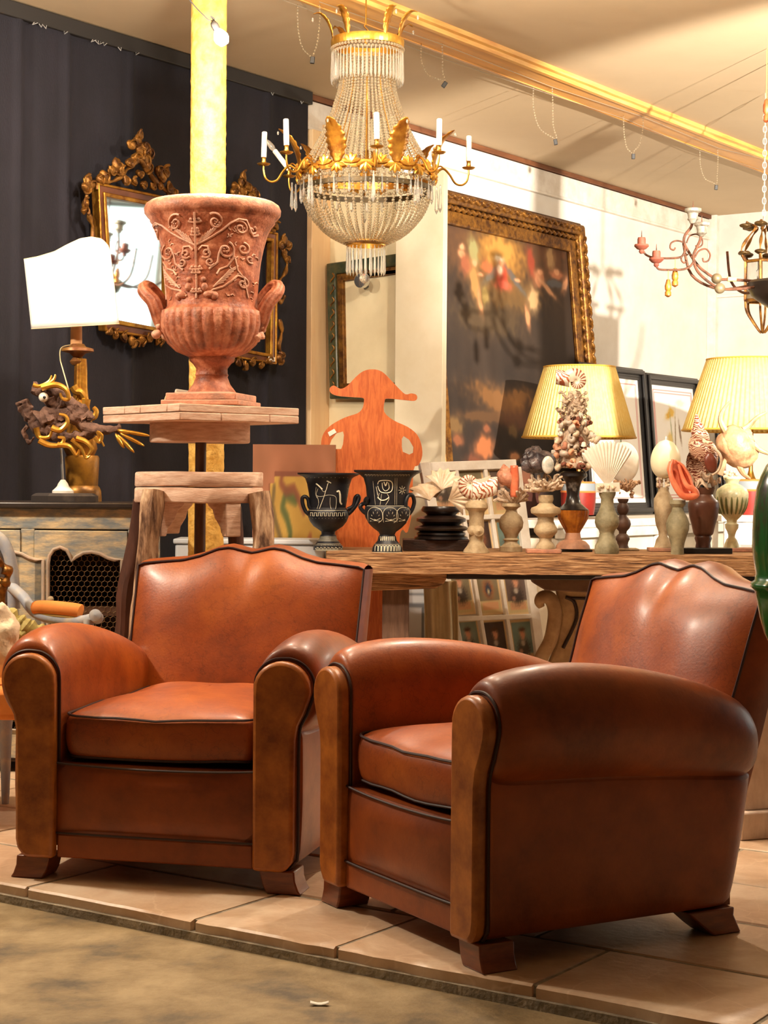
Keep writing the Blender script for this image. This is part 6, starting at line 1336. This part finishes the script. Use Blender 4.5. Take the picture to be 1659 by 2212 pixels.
# ------------------------------------------------------------------ wrought iron candelabra hanging at the right
ic = T('iron_candelabra', 'wrought iron hanging candelabra with scrolled arms and silver cups at right', 'chandelier', px=(1672, 640, 8.2))
P_ = lambda pts, n=6: ic.path(pts, n)
ic.part('hub', MB().lathe([(.02, ic.L(1672, 668).z), (.06, ic.L(1672, 655).z), (.105, ic.L(1672, 640).z), (.12, ic.L(1672, 622).z), (.125, ic.L(1672, 612).z), (.11, ic.L(1672, 606).z), (.02, ic.L(1672, 600).z)], 32), mat('dark_painted_hub', (58, 50, 46), (34, 30, 28), 8, .4, coat=.2))
for pts, r in (([(1640, 608, .02), (1580, 604, .0), (1548, 602, 0), (1520, 585, 0), (1505, 570, 0), (1490, 548, 0), (1478, 525, 0), (1480, 508, 0), (1492, 492, 0), (1496, 480, 0)], .0065), ([(1640, 618, -.05), (1600, 624, -.06), (1560, 624, -.06), (1535, 612, -.06), (1510, 590, -.06), (1500, 570, -.06), (1498, 552, -.06), (1505, 535, -.06), (1512, 520, -.06), (1514, 508, -.06)], .0065),
               ([(1498, 566, -.06), (1490, 576, -.06), (1475, 582, -.06), (1450, 583, -.06), (1425, 582, -.06), (1418, 575, -.06), (1417, 568, -.06)], .005), ([(1480, 535), (1477, 548), (1468, 556), (1440, 558), (1410, 556), (1395, 550), (1390, 542)], .005),
               ([(1482, 536), (1476, 524), (1462, 520), (1450, 525), (1448, 536), (1455, 540), (1459, 535)], .004), ([(1483, 525), (1490, 510), (1505, 506), (1516, 515), (1517, 528), (1508, 535), (1502, 530)], .0035), ([(1501, 556, -.06), (1510, 542, -.06), (1525, 538, -.06), (1534, 550, -.06), (1530, 563, -.06), (1520, 565, -.06), (1518, 557, -.06)], .004), ([(1486, 550), (1474, 552), (1472, 562), (1478, 568), (1482, 562)], .004)):
    ic.part('scrolled_arm', MB().tube(P_(pts), r, 8), rustiron)
silver = mat('worn_silver_wood', (166, 158, 142), (96, 86, 72), 24, .45, .4, ramp=(.4, .65))
clay = mat('rust_red_cup', (140, 74, 54), (110, 56, 42), 20, .7)
def cup(cx, rows, m, dy, nm):
    c = ic.L(cx, rows[0][0], dy); ic.part(nm, MB().lathe([(h*ic.k, ic.L(cx, y, dy).z) for y, h in rows][::-1], 24, (c.x, dy, 0)), m)
    top_ = ic.L(cx, rows[0][0], dy); ic.part('pricket', MB().tube([top_, top_+Vector((0, 0, 15*ic.k))], [.003, .001], 6), rustiron)
cup(1497, [(449, 8), (451, 18), (457, 18), (461, 12), (470, 10), (474, 12), (478, 8), (483, 6)], silver, 0, 'silver_cup'); cup(1516, [(480, 8), (482, 17), (487, 16), (490, 12), (500, 10), (504, 11), (508, 6), (511, 5)], silver, -.06, 'silver_cup')
for cx, y0, dy in ((1386, 513, 0), (1418, 542, -.06)): cup(cx, [(y0, 8), (y0+4, 9), (y0+14, 9), (y0+15, 15), (y0+19, 16), (y0+25, 10), (y0+27, 5), (y0+31, 6), (y0+35, 3)], clay, dy, 'clay_cup')
for (cx, cy, dy) in ((1548, 602, 0), (1555, 623, -.06)): ic.part('ball', MB().ball(ic.L(cx, cy, dy), 11.5*ic.k, 2), mat('grey_gold_ball', (150, 132, 100), (110, 96, 72), 20, .5, .4))
ic.part('paper_collar', MB().lathe([(.011, -.02), (.011, .02)], 12, M=Matrix.Rotation(pi/2, 4, 'Y')).xf(Matrix.Translation(ic.L(1581, 603))), mat('yellow_paper', (240, 220, 120), rough=.8))
ic.part('chain', MB().tube([ic.L(1672, 602), Vector((ic.L(1672, 602).x, 0, ZC-ic.loc.z-.001))], .004, 6), rustiron)
for i in range(4):
    a = R(20+55*i-20); ic.part('scrolled_arm', MB().tube(smooth_path([Vector((.10*cos(a), .10*sin(a), ic.L(1672, 615).z)), Vector((.25*cos(a), .25*sin(a), ic.L(1672, 622).z)), Vector((.38*cos(a), .38*sin(a), ic.L(1672, 590).z)), Vector((.42*cos(a), .42*sin(a), ic.L(1672, 520).z))], 5), .0065, 8), rustiron)
for (x, y0, y1, dy, lab) in ((1458, 560, 620, 0, 'gilt wooden tassel hanging from the upper iron arm'), (1443, 585, 642, -.06, 'gilt wooden tassel hanging lower from the front iron arm')):
    t = T('gilt_tassel', lab, 'tassel', loc=ic.m @ ic.L(x, y1, dy), group='tassels on the iron candelabra'); k_ = t.k; H = (y1-y0)*k_
    t.part('drop', MB().lathe([(.004, 0), (7*k_, .06*H), (7*k_, .18*H), (5*k_, .24*H), (7*k_, .30*H), (7.5*k_, .42*H), (5*k_, .58*H), (4*k_, .66*H), (.003, .68*H)], 18), mat('tassel_gilt', (214, 150, 62), (150, 84, 34), 30, .4, .5))
    t.part('cord', MB().tube([(0, 0, .66*H), (0, 0, H)], .002, 5), mat('gold_cord', (214, 160, 80), rough=.7))
t = T('gilt_tassel', 'red and gilt wooden tassel at the right picture edge below the ceiling', 'tassel', px=(1655, 265, 8.0)); k_ = t.k
t.part('drop', MB().lathe([(.004, 0), (6*k_, 4*k_), (6*k_, 14*k_), (4*k_, 18*k_), (7*k_, 24*k_), (7*k_, 38*k_), (4*k_, 48*k_), (.003, 52*k_)], 18), mat('red_gilt', (196, 110, 60), (150, 70, 40), 30, .4, .4)); t.part('cord', MB().tube([(0, 0, 50*k_), (0, 0, ZC-t.loc.z-.001)], .002, 5), MATS['gold_cord'])
# ------------------------------------------------------------------ gilt lantern behind it
ln_ = T('gilt_lantern', 'small glazed lantern with gilt leaves hanging behind the iron candelabra', 'lantern', px=(1648, 655, 8.9))
q = ln_.L; gk = ln_.k
z0, z1 = q(1648, 650).z, q(1648, 566).z; R_ = 40*gk
for i in range(6):
    a = R(60*i+10); b = R(60*(i+1)+10); A_ = Vector((R_*cos(a), R_*sin(a), 0)); B_ = Vector((R_*cos(b), R_*sin(b), 0))
    ln_.part('post', MB().tube([A_+Vector((0, 0, z0)), A_+Vector((0, 0, z1))], .009, 6).jitter(.003, 60), gilt_dk)
    ln_.part('glass_pane', MB().add([A_*.98+Vector((0, 0, z0)), B_*.98+Vector((0, 0, z0)), B_*.98+Vector((0, 0, z1)), A_*.98+Vector((0, 0, z1))], [(0, 1, 2, 3)]), mat('lantern_glass', (240, 240, 236), rough=.05, trans=.95, ior=1.1), solid=.002, fix=False)
    ln_.part('rail', MB().tube([A_+Vector((0, 0, z1)), B_+Vector((0, 0, z1))], .008, 6).tube([A_+Vector((0, 0, z0)), B_+Vector((0, 0, z0))], .008, 6), gilt_dk)
    tpath = smooth_path([A_+Vector((0, 0, z1)), A_*1.25+Vector((0, 0, lerp(z1, q(1648, 480).z, .3))), A_*.8+Vector((0, 0, lerp(z1, q(1648, 480).z, .65))), A_*.45+Vector((0, 0, q(1648, 490).z)), A_*1.0+Vector((0, 0, q(1648, 482).z))], 5)
    ln_.part('crown_scroll', MB().tube(tpath, [.006+.003*sin(j) for j in range(len(tpath))], 6), gilt_dk)
    ln_.part('crown_leaf', MB().ball(A_*1.0+Vector((0, 0, q(1648, 488).z)), (.03, .03, .014), 2).jitter(.008, 40), mat('bronze_leaf', (96, 72, 36), (60, 44, 24), 20, .4, .5)); ln_.part('crown_leaf', MB().ball(A_*1.1+Vector((0, 0, q(1648, 548).z)), (.03, .03, .012), 2).jitter(.008, 40), MATS['bronze_leaf'])
    ln_.part('lower_scroll', MB().tube(smooth_path([A_+Vector((0, 0, z0)), A_*.9+Vector((0, 0, z0-.06)), A_*.3+Vector((0, 0, z0-.14)), A_*.1+Vector((0, 0, z0-.16))], 5), .006, 6), gilt_dk)
mb = MB(); zc_ = q(1648, 492).z; i = 0
while zc_+.03*i < ZC-ln_.loc.z-.03:
    M_ = Matrix.Rotation(R(90*(i % 2)), 4, 'Z'); mb.tube([(M_ @ Vector((.009*cos(2*pi*j/10), 0, .018*sin(2*pi*j/10))))+Vector((0, 0, zc_+.03*i+.015)) for j in range(10)], .0025, 5, closed=True); i += 1
ln_.part('chain', mb.tube([(0, 0, zc_), (0, 0, ZC-ln_.loc.z-.001)], .001, 4), mat('pale_chain', (214, 206, 190), rough=.3, metal=.4))
# ------------------------------------------------------------------ green glazed vase on its stand at the right edge
gv = T('green_vase', 'green and brown drip glazed vase cut by the right picture edge', 'vase', loc=(at(1722, 1390, 3.6).x, 3.6, at(1722, 1400, 3.6).z))
pr = gv.prof([(985, 55), (1000, 70), (1025, 82), (1050, 90), (1100, 96), (1150, 98), (1180, 98), (1205, 95), (1235, 90), (1250, 92), (1256, 100), (1264, 101), (1272, 92), (1290, 88), (1330, 80), (1365, 70), (1395, 55)], cx=1722)
gv.part('body', MB().lathe(pr, 64, mod=lambda a, z, j: 1+.015*sin(a*12)*(1 if 2 < j < 13 else 0)), mat('green_drip_glaze', (40, 104, 44), (74, 40, 30), 9, .12, coat=.7, stretch=(1, 1, .35), ramp=(.46, .56)), smooth=60)
sv = T('display_stand', 'slim dark iron stand under the green vase, outside the picture', 'stand', loc=(gv.loc.x, gv.loc.y, 0))
hz = gv.loc.z-.001; sv.solo(MB().lathe([(.05, -.05), (.05, -.03), (.016, .0), (.014, hz-.03), (.05, hz-.01), (.05, hz)], 24), blackwood)
# whitewashed wooden base at right
wb = T('whitewashed_base', 'whitewashed wooden furniture base on the stone floor at the right edge', 'furniture', loc=(atz(1625, 1815, 0).x, atz(1625, 1815, 0).y, 0), rz=R(20))
ww = mat('whitewashed_wood', (226, 208, 192), (186, 158, 140), 8, .75, bump=.4, bscale=40, stretch=(1, 1, .5))
wb.part('plinth', MB().box(-.04, .55, 0, .35, 0, wb.L(1625, 1755).z), ww, bevel=.006); wb.part('post', MB().box(-.01, .10, .03, .14, wb.L(1625, 1755).z, .62), ww, bevel=.005); wb.part('post', MB().box(.40, .51, .03, .14, wb.L(1625, 1755).z, .62), ww, bevel=.005); wb.part('panel', MB().box(.10, .40, .07, .10, wb.L(1625, 1755).z, .60), ww, bevel=.004); wb.part('top', MB().box(-.03, .54, .0, .36, .62, .65), ww, bevel=.005)
# switch box and cord by the pillar
sw = T('cord_switch', 'clear plastic cord switch lying behind the urn foot on the pedestal', 'switch', loc=(at(388, 850, 6.28).x, 6.28, ztop+.001))
q = lambda x, y, d=0: sw.L(x, y, d)-Vector((0, 0, sw.L(388, 868).z))
sw.part('case', MB().box(-.025, .035, -.015, .015, .035, .07, Matrix.Rotation(R(8), 4, 'Y')).box(-.012, .02, -.01, .01, 0, .045), mat('clear_plastic', (226, 220, 206), rough=.2, trans=.4), bevel=.006)
sw.part('cord', MB().tube(smooth_path([Vector((-.025, 0, .055)), Vector((-.045, 0, .05)), Vector((-.052, -.01, .025)), Vector((-.048, -.02, .004))], 6), .003, 6), MATS['cream_flex'])
# the post right of the view is an added shadow caster
